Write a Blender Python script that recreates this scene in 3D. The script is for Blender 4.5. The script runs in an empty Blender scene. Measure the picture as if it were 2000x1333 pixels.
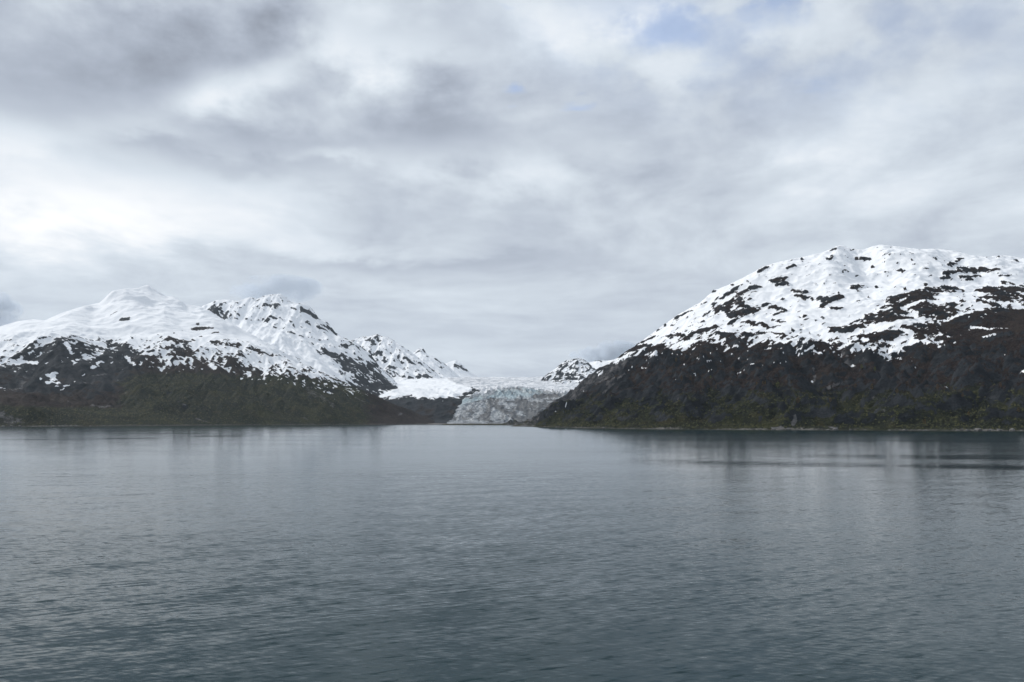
import bpy, math, random
import numpy as np
from mathutils import Vector

# ------------------------------------------------------------------ camera
CAM_H = 30.0            # deck of a ship above the water, metres
FPX = 1555.0            # focal length in pixels of a 2000 px wide frame (28 mm lens)
HY = 821.0              # row of the horizon in that frame
scene = bpy.context.scene
cam_d = bpy.data.cameras.new('camera')
cam_d.sensor_width = 36.0
cam_d.lens = 36.0 * FPX / 2000.0
cam_d.shift_y = (HY - 666.5) / 2000.0
cam_d.clip_start = 1.0
cam_d.clip_end = 80000.0
cam = bpy.data.objects.new('camera', cam_d)
scene.collection.objects.link(cam)
cam.location = (0, 0, CAM_H)
cam.rotation_euler = (math.radians(90), 0, 0)
scene.camera = cam


# ------------------------------------------------------------------ node helper
class NG:
    """tiny expression builder for shader node trees"""
    def __init__(self, tree):
        self.t = tree
        self.n = tree.nodes
        self.l = tree.links

    def link(self, a, sock):
        if isinstance(a, (int, float)):
            sock.default_value = a
        elif isinstance(a, (tuple, list)):
            if sock.type == 'RGBA' and len(a) == 3:
                a = tuple(a) + (1.0,)
            sock.default_value = a
        else:
            self.l.new(a, sock)

    def m(self, op, a, b=None, c=None, clamp=False):
        nd = self.n.new('ShaderNodeMath'); nd.operation = op; nd.use_clamp = clamp
        self.link(a, nd.inputs[0])
        if b is not None: self.link(b, nd.inputs[1])
        if c is not None: self.link(c, nd.inputs[2])
        return nd.outputs[0]

    def add(self, *xs):
        r = xs[0]
        for x in xs[1:]: r = self.m('ADD', r, x)
        return r

    def mul(self, *xs):
        r = xs[0]
        for x in xs[1:]: r = self.m('MULTIPLY', r, x)
        return r

    def sub(self, a, b): return self.m('SUBTRACT', a, b)

    def vm(self, op, a, b=None, scale=None):
        nd = self.n.new('ShaderNodeVectorMath'); nd.operation = op
        self.link(a, nd.inputs[0])
        if b is not None: self.link(b, nd.inputs[1])
        if scale is not None: self.link(scale, nd.inputs['Scale'])
        return nd.outputs['Value'] if op in ('DOT_PRODUCT', 'LENGTH') else nd.outputs['Vector']

    def sep(self, v):
        nd = self.n.new('ShaderNodeSeparateXYZ'); self.link(v, nd.inputs[0])
        return nd.outputs[0], nd.outputs[1], nd.outputs[2]

    def comb(self, x, y, z):
        nd = self.n.new('ShaderNodeCombineXYZ')
        for i, k in enumerate((x, y, z)): self.link(k, nd.inputs[i])
        return nd.outputs[0]

    def noise(self, vec, scale=1.0, detail=4.0, rough=0.5, dist=0.0, lac=2.0, color=False):
        nd = self.n.new('ShaderNodeTexNoise'); nd.noise_dimensions = '3D'
        self.link(vec, nd.inputs['Vector'])
        self.link(scale, nd.inputs['Scale']); self.link(detail, nd.inputs['Detail'])
        self.link(rough, nd.inputs['Roughness']); self.link(dist, nd.inputs['Distortion'])
        self.link(lac, nd.inputs['Lacunarity'])
        return nd.outputs['Color'] if color else nd.outputs['Fac']

    def step(self, x, lo, hi, a=0.0, b=1.0):
        nd = self.n.new('ShaderNodeMapRange'); nd.interpolation_type = 'SMOOTHSTEP'
        self.link(x, nd.inputs[0]); self.link(lo, nd.inputs[1]); self.link(hi, nd.inputs[2])
        self.link(a, nd.inputs[3]); self.link(b, nd.inputs[4])
        return nd.outputs[0]

    def lin(self, x, lo, hi, a=0.0, b=1.0):
        nd = self.n.new('ShaderNodeMapRange'); nd.interpolation_type = 'LINEAR'; nd.clamp = True
        self.link(x, nd.inputs[0]); self.link(lo, nd.inputs[1]); self.link(hi, nd.inputs[2])
        self.link(a, nd.inputs[3]); self.link(b, nd.inputs[4])
        return nd.outputs[0]

    def mix(self, f, a, b):
        nd = self.n.new('ShaderNodeMix'); nd.data_type = 'RGBA'
        self.link(f, nd.inputs[0]); self.link(a, nd.inputs[6]); self.link(b, nd.inputs[7])
        return nd.outputs[2]

    def attr(self, name):
        nd = self.n.new('ShaderNodeAttribute'); nd.attribute_name = name
        return nd.outputs['Fac']

    def bump(self, h, dist=1.0, strength=1.0):
        nd = self.n.new('ShaderNodeBump')
        self.link(strength, nd.inputs['Strength']); self.link(dist, nd.inputs['Distance'])
        self.link(h, nd.inputs['Height'])
        return nd.outputs[0]


# ------------------------------------------------------------------ sky and sun
SUN_AZ, SUN_EL = -62.0, 40.0           # degrees; azimuth from straight ahead, negative to the left
STR = 0.1
world = bpy.data.worlds.new('World')
scene.world = world
world.use_nodes = True
wt = world.node_tree
wt.nodes.clear()
g = NG(wt)
sky = wt.nodes.new('ShaderNodeTexSky')
sky.sky_type = 'NISHITA'
sky.sun_disc = False
sky.sun_elevation = math.radians(SUN_EL)
sky.sun_rotation = math.radians(SUN_AZ)
sky.altitude = 30.0
sky.air_density = 1.0
sky.dust_density = 0.25
tc = wt.nodes.new('ShaderNodeTexCoord')
dvec = tc.outputs['Generated']
dx, dy, dz = g.sep(dvec)
az = g.m('ARCTAN2', dx, dy)
el = g.m('ARCSINE', dz)
# the cloud deck is a level sheet: project the direction on it
zz = g.add(g.m('MAXIMUM', dz, 0.0), 0.10)
cp = g.comb(g.m('DIVIDE', dx, zz), g.m('DIVIDE', dy, zz), 3.7)
warp = g.noise(cp, 0.8, 2.0, 0.5, color=True)
cpw = g.vm('ADD', cp, g.vm('SCALE', g.vm('SUBTRACT', warp, (0.5, 0.5, 0.5)), scale=0.8))
n_mid = g.noise(cpw, 1.15, 4.0, 0.52)
n_fin = g.noise(g.vm('ADD', cpw, (5.0, 9.0, 2.0)), 3.2, 7.0, 0.60)
# heaped bellies of the stratocumulus, as tall as they are wide
ae = g.comb(az, g.mul(el, 1.5), 1.3)
aew = g.vm('ADD', ae, g.vm('SCALE', g.vm('SUBTRACT', warp, (0.5, 0.5, 0.5)), scale=0.10))
n_puf = g.noise(aew, 8.5, 7.0, 0.56)
azn = g.add(az, g.mul(g.sub(n_mid, 0.5), 0.14), g.mul(g.sub(n_puf, 0.5), 0.16))
eln = g.add(el, g.mul(g.sub(n_fin, 0.5), 0.05), g.mul(g.sub(n_puf, 0.5), 0.09))
ael = g.comb(azn, eln, 0.0)


def blob(px, py, sx, sy, rot=0.0):
    """soft cloud bank seen in the direction of frame position px, py"""
    u, v = (px - 1000) / FPX, (HY - py) / FPX
    a0 = math.atan(u); e0 = math.atan(v * math.cos(a0))
    mp = wt.nodes.new('ShaderNodeMapping'); mp.vector_type = 'TEXTURE'
    wt.links.new(ael, mp.inputs['Vector'])
    mp.inputs['Location'].default_value = (a0, e0, 0)
    mp.inputs['Rotation'].default_value = (0, 0, math.radians(rot))
    mp.inputs['Scale'].default_value = (sx / FPX, sy / FPX, 1)
    d2 = g.vm('DOT_PRODUCT', mp.outputs[0], mp.outputs[0])
    return g.m('POWER', 0.36788, d2)


def blobs(lst):
    t = None
    for b in lst:
        e = blob(*b[:5])
        t = g.mul(e, b[5]) if t is None else g.m('MULTIPLY_ADD', e, b[5], t)
    return t


BANKS = [  # px, py, half width, half height, tilt, brightness
    (60, 150, 330, 70, 4, -0.12), (330, 130, 250, 70, 12, -0.10), (540, 50, 150, 70, 0, -0.09), (170, 30, 330, 60, 0, -0.12),
    (40, 380, 300, 110, 0, 0.22), (370, 440, 300, 60, 0, 0.16), (150, 262, 200, 26, 6, 0.10),
    (400, 205, 120, 26, 20, 0.16), (530, 155, 80, 24, 28, 0.20),
    (650, 70, 90, 45, 0, 0.16), (770, 120, 130, 36, 0, 0.14),
    (470, 262, 180, 36, 6, -0.12), (250, 285, 70, 18, 0, -0.12), (470, 322, 140, 18, 5, -0.10),
    (620, 312, 80, 14, 8, 0.14), (830, 230, 150, 40, 0, -0.06), (800, 320, 170, 30, 5, 0.10),
    (560, 370, 150, 40, 5, 0.12), (1010, 400, 160, 34, 0, -0.05), (1080, 470, 180, 40, 0, -0.04),
    (760, 515, 260, 18, 2, -0.10), (1060, 300, 130, 36, 0, 0.05),
    (1095, 60, 90, 50, 0, 0.11), (1290, 12, 90, 24, 0, 0.10), (1480, 55, 110, 24, 0, 0.06),
    (1340, 130, 60, 30, 0, 0.08), (1780, 215, 260, 50, 10, 0.07),
    (1750, 430, 260, 60, 0, 0.05), (950, 690, 400, 30, 0, 0.03), (1800, 330, 300, 80, 0, 0.05),
]
tex = g.add(g.mul(g.sub(n_mid, 0.5), 0.40), g.mul(g.sub(n_fin, 0.5), 0.32))
puf = g.mul(g.sub(n_puf, 0.5), g.step(el, 0.05, 0.32, 0.08, 0.50))
cb = g.add(0.562, blobs(BANKS), g.mul(tex, g.step(el, 0.0, 0.28, 0.55, 1.0)), puf)
cb = g.m('MAXIMUM', cb, 0.25)
# cloud tone: dark bellies are blue grey, thin bright parts nearly white
ccol = g.mix(g.step(cb, 0.36, 0.66), (0.862, 0.962, 1.15), (0.91, 1.0, 1.10))
ccol = g.mix(g.step(cb, 0.62, 0.92), ccol, (0.985, 1.0, 1.02))
ccol = g.vm('SCALE', ccol, scale=g.mul(cb, 1.0 / STR))
# holes in the deck
gap = blobs([(1440, 110, 260, 90, -12, 0.27), (1280, 88, 90, 34, 20, 0.34), (1600, 8, 300, 26, 0, 0.42),
             (995, 188, 30, 13, 0, 0.62), (1105, 196, 36, 14, 0, 0.40), (1530, 310, 60, 20, 20, 0.08), (1030, 8, 50, 16, 0, 0.40)])
rag = g.add(g.mul(g.sub(n_puf, 0.5), -2.2), g.mul(g.sub(n_fin, 0.5), 1.2))
hole = g.step(g.add(gap, g.mul(rag, g.m('MINIMUM', g.mul(gap, 5.0), 1.0))), 0.15, 0.85, 0.0, 0.52)
thin = g.mul(blobs([(1600, 60, 420, 130, -8, 0.26), (1280, 100, 150, 70, 0, 0.2)]), g.step(n_puf, 0.62, 0.38))
hole = g.m('MAXIMUM', hole, thin)
final = g.mix(hole, ccol, g.vm('MULTIPLY', sky.outputs[0], (1.25, 1.3, 1.5)))
bg = wt.nodes.new('ShaderNodeBackground')
wt.links.new(final, bg.inputs['Color'])
bg.inputs['Strength'].default_value = STR
wo = wt.nodes.new('ShaderNodeOutputWorld')
wt.links.new(bg.outputs[0], wo.inputs['Surface'])
world.cycles.sampling_method = 'MANUAL'
world.cycles.sample_map_resolution = 512

sun_d = bpy.data.lights.new('sun', 'SUN')
sun_d.energy = 2.4
sun_d.angle = math.radians(10)
sun_d.color = (1.0, 0.965, 0.91)
sun = bpy.data.objects.new('sun', sun_d)
scene.collection.objects.link(sun)
sa, se = math.radians(SUN_AZ), math.radians(SUN_EL)
sdir = Vector((math.sin(sa) * math.cos(se), math.cos(sa) * math.cos(se), math.sin(se)))
sun.rotation_euler = sdir.to_track_quat('Z', 'Y').to_euler()
sun.location = sdir * 5000

vs = scene.view_settings
vs.view_transform = 'Standard'
vs.look = 'None'
vs.exposure = 0.22
vs.gamma = 1.0
vs.use_curve_mapping = False
cy_ = scene.cycles
cy_.max_bounces = 5
cy_.diffuse_bounces = 2
cy_.glossy_bounces = 2
cy_.volume_bounces = 1
cy_.transparent_max_bounces = 8
cy_.use_adaptive_sampling = True
cy_.adaptive_threshold = 0.018
cy_.use_denoising = True
try:
    cy_.denoiser = 'OPENIMAGEDENOISE'
except Exception:
    pass


def tag(o, label=None, cat=None, group=None, kind=None):
    if label: o['label'] = label
    if cat: o['category'] = cat
    if group: o['group'] = group
    if kind: o['kind'] = kind
    return o


# ------------------------------------------------------------------ numpy noise
def _h(ix, iy, s):
    a = ix.astype(np.int32).view(np.uint32) * np.uint32(374761393) + iy.astype(np.int32).view(np.uint32) * np.uint32(668265263) + np.uint32((s * 2246822519 + 1274126177) & 0xFFFFFFFF)
    a = (a ^ (a >> np.uint32(13))) * np.uint32(1274126177)
    a = (a ^ (a >> np.uint32(16))) * np.uint32(2246822519)
    return (a ^ (a >> np.uint32(15))) & np.uint32(0xFFFFFF)


_ANG = np.linspace(0, 2 * math.pi, 4097)[:-1]
_CT, _ST = np.cos(_ANG).astype(np.float32), np.sin(_ANG).astype(np.float32)


def perlin(x, y, s=0):
    ix, iy = np.floor(x), np.floor(y)
    fx, fy = (x - ix).astype(np.float32), (y - iy).astype(np.float32)
    u = fx * fx * fx * (fx * (fx * 6 - 15) + 10)
    v = fy * fy * fy * (fy * (fy * 6 - 15) + 10)
    r = []
    for j in (0, 1):
        for i in (0, 1):
            a = _h(ix + i, iy + j, s) >> np.uint32(12)
            r.append(_CT[a] * (fx - i) + _ST[a] * (fy - j))
    a = r[0] + u * (r[1] - r[0])
    b = r[2] + u * (r[3] - r[2])
    return (a + v * (b - a)) * 1.5


def fbm(x, y, s=0, octs=4, gain=0.5, lac=2.03):
    t = 0; a = 1.0; n = 0
    for o in range(octs):
        t = t + a * perlin(x, y, s + o * 17); n += a
        a *= gain; x = x * lac + 13.7; y = y * lac - 7.1
    return t / n


def ridged(x, y, s=0, octs=5, gain=0.55):
    t = 0; a = 1.0; n = 0; w = 1.0
    for o in range(octs):
        r = 1 - np.abs(perlin(x, y, s + o * 31)) * 1.25
        r = np.clip(r, 0, 1) ** 2
        t = t + a * r * w; n += a
        w = np.clip(r * 1.4, 0.2, 1)
        a *= gain; x = x * 2.07 + 3.1; y = y * 2.07 + 9.2
    return t / n


def gullies(X, Y, gx, gy, wl, octs=3, s=5, gain=0.5, keep=1.0):
    """erosion furrows that run down the slope (gx, gy: gradient of the base terrain)"""
    h = np.zeros_like(X)
    amp = 1.0
    ax, ay = gx.copy(), gy.copy()
    for o in range(octs):
        px_, py_ = X / wl, Y / wl
        L = np.sqrt(ax * ax + ay * ay) + 1e-4
        k = np.minimum(L / 0.25, 1.0)
        ddx, ddy = (ay / L).astype(np.float32), (-ax / L).astype(np.float32)
        ix, iy = np.floor(px_), np.floor(py_)
        fx, fy = (px_ - ix).astype(np.float32), (py_ - iy).astype(np.float32)
        va = np.zeros_like(fx); vx = np.zeros_like(fx); wtot = np.zeros_like(fx)
        for i in (-2, -1, 0, 1):
            for j in (-2, -1, 0, 1):
                hh = _h(ix - i, iy - j, s + o * 7)
                hx = (hh & np.uint32(0xFFF)).astype(np.float32) * np.float32(0.5 / 4096)
                hy = (hh >> np.uint32(12)).astype(np.float32) * np.float32(0.5 / 4096)
                qx, qy = fx + i - hx, fy + j - hy
                w = np.exp(-(qx * qx + qy * qy) * 2.0)
                mag = (qx * ddx + qy * ddy) * np.float32(2 * math.pi)
                va += np.cos(mag) * w; vx += -np.sin(mag) * w; wtot += w
        va /= wtot; vx /= wtot
        h += amp * va * k
        ax = ax + vx * ddx * 0.35 * k * keep
        ay = ay + vx * ddy * 0.35 * k * keep
        amp *= gain; wl *= 0.5
    return h


def blur(a, n):
    """box blur by running sums"""
    for ax in (0, 1):
        p = np.moveaxis(np.pad(a, [(n + 1, n) if q == ax else (0, 0) for q in (0, 1)], 'edge'), ax, 0)
        c = np.cumsum(p, 0)
        a = np.moveaxis((c[2 * n + 1:] - c[:-2 * n - 1]) / (2 * n + 1), 0, ax)
    return a


def sstep(x, a, b):
    t = np.clip((x - a) / (b - a), 0, 1)
    return t * t * (3 - 2 * t)


# ------------------------------------------------------------------ terrain
def P(px, py, D):
    """point at distance D that stands at px, py of the survey photograph"""
    return (D * (px - 1000) / FPX, D, CAM_H + D * (HY - py) / FPX)


class Terrain:
    def __init__(self, xs, ys, pts, lam=1e-4):
        self.xs, self.ys = xs, ys
        self.X, self.Y = np.meshgrid(xs, ys)
        p = np.array(pts, float)
        q = p[:, :2] / 1000.0
        n = len(q)
        d2 = ((q[:, None] - q[None]) ** 2).sum(-1)
        K = 0.5 * d2 * np.log(d2 + 1e-12) + np.eye(n) * lam
        Pm = np.hstack([np.ones((n, 1)), q])
        A = np.vstack([np.hstack([K, Pm]), np.hstack([Pm.T, np.zeros((3, 3))])])
        sol = np.linalg.solve(A, np.concatenate([p[:, 2], np.zeros(3)]))
        # evaluate on a coarse grid, then interpolate
        st = 4
        xc = np.append(xs[::st], xs[-1]); yc = np.append(ys[::st], ys[-1])
        Xc, Yc = np.meshgrid(xc, yc)
        Z = sol[n] + sol[n + 1] * Xc / 1000 + sol[n + 2] * Yc / 1000
        for k in range(n):
            d2 = (Xc / 1000 - q[k, 0]) ** 2 + (Yc / 1000 - q[k, 1]) ** 2
            Z += sol[k] * 0.5 * d2 * np.log(d2 + 1e-12)
        Zx = np.empty((len(yc), len(xs)))
        for i in range(len(yc)): Zx[i] = np.interp(xs, xc, Z[i])
        Zf = np.empty((len(ys), len(xs)))
        for j in range(len(xs)): Zf[:, j] = np.interp(ys, yc, Zx[:, j])
        self.Z = Zf

    def grad(self):
        gy, gx = np.gradient(self.Z, self.ys, self.xs)
        return gx, gy

    def proj(self):
        self.px = 1000 + FPX * self.X / self.Y
        self.py = HY - FPX * (self.Z - CAM_H) / self.Y

    def fit(self, sil, iters=3, width=260.0, smooth=2, y_min=0):
        self._fit(sil, 3, width * 1.5, 16, y_min)
        self._fit(sil, 2, width * 0.7, 6, y_min)
        self._fit(sil, 2, width * 0.28, 1, y_min)

    def _fit(self, sil, iters, width, smooth, y_min):
        """settle the crest line on the surveyed skyline"""
        sil = np.array(sil, float)
        lo, hi = int(sil[0, 0]), int(sil[-1, 0])
        bins = np.arange(lo, hi + 1, 2)
        for it in range(iters):
            self.proj()
            ok = (self.px >= lo - 1) & (self.px <= hi + 1) & (self.Y > y_min)
            ib = np.clip(((self.px - lo) / 2.0).round().astype(int), 0, len(bins) - 1)
            tgt = np.interp(bins, sil[:, 0], sil[:, 1])
            top = np.full(len(bins), 1e9); yc = np.full(len(bins), np.nan)
            fi = ib[ok]; fp = self.py[ok]; fy = self.Y[ok]
            o = np.argsort(-fp)
            top[fi[o]] = fp[o]; yc[fi[o]] = fy[o]
            bad = top > 1e8
            res = np.where(bad, 0, top - tgt)
            yc = np.interp(np.arange(len(bins)), np.where(~np.isnan(yc))[0], yc[~np.isnan(yc)])
            ksz = np.ones(2 * smooth + 1) / (2 * smooth + 1)
            res = np.convolve(np.pad(res, smooth, 'edge'), ksz, 'valid')
            yc = np.convolve(np.pad(yc, 8, 'edge'), np.ones(17) / 17, 'valid')
            fb = np.clip((self.px - lo) / 2.0, 0, len(bins) - 1)
            rr = np.interp(fb, np.arange(len(bins)), res)
            yy = np.interp(fb, np.arange(len(bins)), yc)
            w = np.exp(-((self.Y - yy) / width) ** 2)
            edge = np.clip(1 - np.maximum(lo - self.px, self.px - hi) / 60.0, 0, 1)
            self.Z = self.Z + rr * self.Y / FPX * w * edge
        self.proj()

    def pick(self, px, py):
        d = (self.px - px) ** 2 + (self.py - py) ** 2
        m = d < 5.0
        if m.any():
            k = np.argmin(np.where(m, self.Y, 1e9))
        else:
            k = np.argmin(d + np.maximum(0, self.Y - self.y_front) * 0)
        return np.array([self.X.flat[k], self.Y.flat[k], self.Z.flat[k]])

    def strokes(self, lst, org=(0, 0), sc=1.0, wob=None):
        """capsules laid on the ground; each (x0,y0,x1,y1,w) surveyed in an enlarged crop"""
        out = np.zeros_like(self.X)
        for s in lst:
            if len(s) == 3: s = (s[0], s[1], s[0], s[1], s[2])
            a = self.pick(org[0] + s[0] / sc, org[1] + s[1] / sc)
            b = self.pick(org[0] + s[2] / sc, org[1] + s[3] / sc) if (s[0], s[1]) != (s[2], s[3]) else a
            r = s[4] / sc * 0.5 * (a[1] + b[1]) / FPX * 1.3
            i0, i1 = np.searchsorted(self.xs, [min(a[0], b[0]) - 4 * r, max(a[0], b[0]) + 4 * r])
            j0, j1 = np.searchsorted(self.ys, [min(a[1], b[1]) - 6 * r, max(a[1], b[1]) + 6 * r])
            if i1 <= i0 or j1 <= j0: continue
            sl = (slice(j0, j1), slice(i0, i1))
            ab = b - a; L2 = (ab ** 2).sum() + 1e-6
            qx, qy, qz = self.X[sl] - a[0], self.Y[sl] - a[1], self.Z[sl] - a[2]
            if wob is not None:
                if not hasattr(self, 'w2'): self.w2 = fbm(self.X / 55, self.Y / 55, 777, 4, 0.6) * 2.6
                qx = qx + self.w2[sl] * r * 0.9; qz = qz + wob[sl] * r * 1.1
            t = np.clip((qx * ab[0] + qy * ab[1] + qz * ab[2]) / L2, 0, 1)
            d = np.sqrt((qx - t * ab[0]) ** 2 + ((qy - t * ab[1]) * 0.15) ** 2 + (qz - t * ab[2]) ** 2)
            out[sl] = np.maximum(out[sl], 1 - sstep(d / r, 0.25, 1.75))
        return out

    y_front = 0


def grid_object(name, T, mat, attrs, keep=None, zmin=-25.0):
    """mesh object from a terrain grid; faces wholly under zmin or outside keep are dropped"""
    ny, nx = T.Z.shape
    idx = np.arange(nx * ny).reshape(ny, nx)
    a, b, c, d = idx[:-1, :-1].ravel(), idx[:-1, 1:].ravel(), idx[1:, 1:].ravel(), idx[1:, :-1].ravel()
    f = np.stack([a, b, c, d], 1)
    zf = T.Z.ravel()
    m = zf[f].max(1) > zmin
    if keep is not None:
        kf = keep.ravel()
        m &= kf[f].all(1)
    f = f[m]
    used = np.zeros(nx * ny, bool); used[f.ravel()] = True
    remap = np.cumsum(used) - 1
    co = np.stack([T.X.ravel(), T.Y.ravel(), zf], 1)[used].astype(np.float32)
    f = remap[f].astype(np.int32)
    me = bpy.data.meshes.new(name)
    me.vertices.add(len(co)); me.vertices.foreach_set('co', co.ravel())
    me.loops.add(len(f) * 4); me.loops.foreach_set('vertex_index', f.ravel())
    me.polygons.add(len(f))
    me.polygons.foreach_set('loop_start', np.arange(0, len(f) * 4, 4, dtype=np.int32))
    me.polygons.foreach_set('use_smooth', np.ones(len(f), bool))
    me.update(calc_edges=True)
    for k, v in attrs.items():
        at = me.attributes.new(k, 'FLOAT', 'POINT')
        at.data.foreach_set('value', v.ravel()[used].astype(np.float32))
    me.materials.append(mat)
    o = bpy.data.objects.new(name, me)
    scene.collection.objects.link(o)
    return o


def raw_object(name, verts, faces, mat, parent=None, smooth=False):
    me = bpy.data.meshes.new(name)
    me.from_pydata([tuple(v) for v in verts], [], [tuple(f) for f in faces])
    if smooth: me.polygons.foreach_set('use_smooth', np.ones(len(me.polygons), bool))
    me.materials.append(mat)
    o = bpy.data.objects.new(name, me)
    scene.collection.objects.link(o)
    if parent: o.parent = parent
    return o


def new_mat(name):
    m = bpy.data.materials.new(name); m.use_nodes = True
    m.node_tree.nodes.clear()
    k = NG(m.node_tree)
    pr = m.node_tree.nodes.new('ShaderNodeBsdfPrincipled')
    out = m.node_tree.nodes.new('ShaderNodeOutputMaterial')
    m.node_tree.links.new(pr.outputs[0], out.inputs['Surface'])
    return m, k, pr


# mountain ground: snow, bare rock, leafless brush, green brush, scree, washed shore rock
def mountain_material(name, fine=1.0, dip=20.0):
    m, k, pr = new_mat(name)
    gm = k.n.new('ShaderNodeNewGeometry')
    pos = gm.outputs['Position']
    x, y, z = k.sep(pos)
    nf = k.noise(pos, 0.045 * fine, 5.0, 0.62)
    nc = k.noise(pos, 0.012 * fine, 4.0, 0.55)
    nv = k.noise(pos, 0.14 * fine, 4.0, 0.65)
    ca, sa_ = math.cos(math.radians(dip)), math.sin(math.radians(dip))
    du = k.add(k.mul(x, ca), k.mul(z, sa_)); dv = k.add(k.mul(x, -sa_), k.mul(z, ca))
    streak = k.noise(k.comb(k.mul(du, 0.022 * fine), k.mul(y, 0.008 * fine), k.mul(dv, 0.070 * fine)), 1.0, 6.0, 0.70)
    snow = k.add(k.attr('snow'), k.mul(k.sub(nf, 0.5), 0.6), k.mul(k.sub(nv, 0.5), 0.35), k.mul(k.sub(streak, 0.5), 1.15))
    snow = k.step(snow, 0.47, 0.53)
    # strata and joints on the rock
    st = k.noise(k.comb(k.mul(k.add(x, k.mul(z, 1.2)), 0.006), k.mul(y, 0.006), k.mul(k.sub(z, k.mul(x, 0.35)), 0.06)), 1.0, 5.0, 0.65)
    nb = k.noise(pos, 0.0065 * fine, 4.0, 0.6)
    nx_, ny_, nz_ = k.sep(gm.outputs['Normal'])
    rock = k.mix(k.step(nc, 0.35, 0.65), (0.010, 0.0125, 0.016), (0.031, 0.034, 0.039))
    rock = k.mix(k.step(st, 0.52, 0.75, 0.0, 0.7), rock, (0.052, 0.054, 0.058))
    rock = k.mix(k.step(nv, 0.50, 0.66, 0.0, 0.7), rock, (0.009, 0.011, 0.014))
    brown = k.mix(k.step(nv, 0.35, 0.66), (0.010, 0.0068, 0.0066), (0.030, 0.019, 0.0155))
    green = k.mix(k.step(nv, 0.36, 0.66), (0.007, 0.0095, 0.0065), (0.026, 0.029, 0.013))
    green = k.mix(k.step(nc, 0.50, 0.70, 0.0, 0.75), green, (0.036, 0.030, 0.013))
    brown = k.mix(k.step(nb, 0.48, 0.66, 0.0, 0.8), brown, k.mix(nv, (0.016, 0.012, 0.010), (0.046, 0.032, 0.024)))
    green = k.mix(k.step(nb, 0.50, 0.66, 0.0, 0.8), green, k.mix(nv, (0.020, 0.023, 0.010), (0.058, 0.057, 0.022)))
    green = k.mix(k.step(nb, 0.50, 0.36, 0.0, 0.7), green, (0.010, 0.012, 0.010))
    vg = k.step(k.add(k.attr('green'), k.mul(k.sub(nf, 0.5), 0.7)), 0.4, 0.6)
    veg = k.mix(vg, brown, green)
    vm = k.step(k.add(k.attr('veg'), k.mul(k.sub(nf, 0.5), 0.8), k.mul(k.sub(nc, 0.5), 0.9), k.step(nz_, 0.66, 0.46, 0.0, -0.35)), 0.40, 0.60)
    col = k.mix(vm, rock, veg)
    scr = k.mix(k.step(nf, 0.3, 0.7), (0.042, 0.042, 0.046), (0.135, 0.13, 0.13))
    sm = k.step(k.add(k.attr('scree'), k.mul(k.sub(nf, 0.5), 0.6), k.mul(k.sub(nv, 0.5), 0.4)), 0.42, 0.68)
    col = k.mix(sm, col, scr)
    # washed bare band over the water line
    hb = k.add(z, k.mul(k.sub(nf, 0.5), 14.0), k.mul(k.sub(nc, 0.5), 22.0))
    shore = k.mul(k.step(hb, 3.0, 7.0, 1.0, 0.0), k.attr('shore'))
    shc = k.mix(k.step(nv, 0.35, 0.65), (0.035, 0.034, 0.032), (0.20, 0.19, 0.175))
    col = k.mix(shore, col, shc)
    wet = k.step(k.add(z, k.mul(k.sub(nv, 0.5), 2.0)), 0.8, 2.2, 1.0, 0.0)
    col = k.mix(k.mul(wet, 0.75), col, (0.03, 0.03, 0.028))
    sc_ = k.mix(nc, (0.80, 0.82, 0.85), (0.88, 0.89, 0.905))
    col = k.mix(snow, col, sc_)
    k.link(col, pr.inputs['Base Color'])
    pr.inputs['Roughness'].default_value = 0.85
    pr.inputs['Specular IOR Level'].default_value = 0.05
    ground_h = k.add(k.mul(nf, 22.0), k.mul(nv, 8.0), k.mul(st, 8.0))
    snow_h = k.add(k.mul(nc, 9.0), k.mul(nf, 2.0))
    hh = k.add(k.mul(ground_h, k.sub(1.0, snow)), k.mul(snow_h, snow), k.mul(snow, 5.0))
    k.link(k.bump(hh, 1.0, 0.7), pr.inputs['Normal'])
    return m


MAT_NEAR = mountain_material('mountain_near', 1.0, 22.0)
MAT_LEFT = mountain_material('mountain_snow_dome', 1.0, -30.0)
MAT_FAR = mountain_material('mountain_far', 0.5, -38.0)
MAT_FAR_B = mountain_material('mountain_far_rocky', 0.5, 34.0)


def base_detail(T, wl, amp, rid_wl, rid_amp, s, k_low=0.25, zfade=200.0, fine=2.0):
    gx, gy = T.grad()
    hgt = np.clip(T.Z / zfade, 0, 1)
    k = k_low + (1 - k_low) * hgt
    T.Z = T.Z + gullies(T.X, T.Y, gx, gy, wl, 4, s, 0.52) * amp * k
    wx = fbm(T.X / 700, T.Y / 700, s + 50, 2) * 160
    wy = fbm(T.X / 700, T.Y / 700, s + 60, 2) * 160
    T.Z = T.Z + (ridged((T.X + wx) / rid_wl, (T.Y + wy) / rid_wl, s, 6, 0.5) - 0.4) * rid_amp * k
    T.Z = T.Z + fbm(T.X / 45, T.Y / 45, s + 3, 4, 0.6) * fine * 2 * np.clip(T.Z / 15, 0.1, 1)


def slope_of(T):
    gx, gy = T.grad()
    return np.sqrt(gx * gx + gy * gy)


def stretched(T, s, along, across, ang, octs=4):
    """noise in the x-z plane with long axis tilted by ang degrees"""
    a = math.radians(ang)
    u = T.X * math.cos(a) + T.Z * math.sin(a)
    v = -T.X * math.sin(a) + T.Z * math.cos(a) + T.Y * 0.08
    return fbm(u / along, v / across, s, octs, 0.55)


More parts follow.
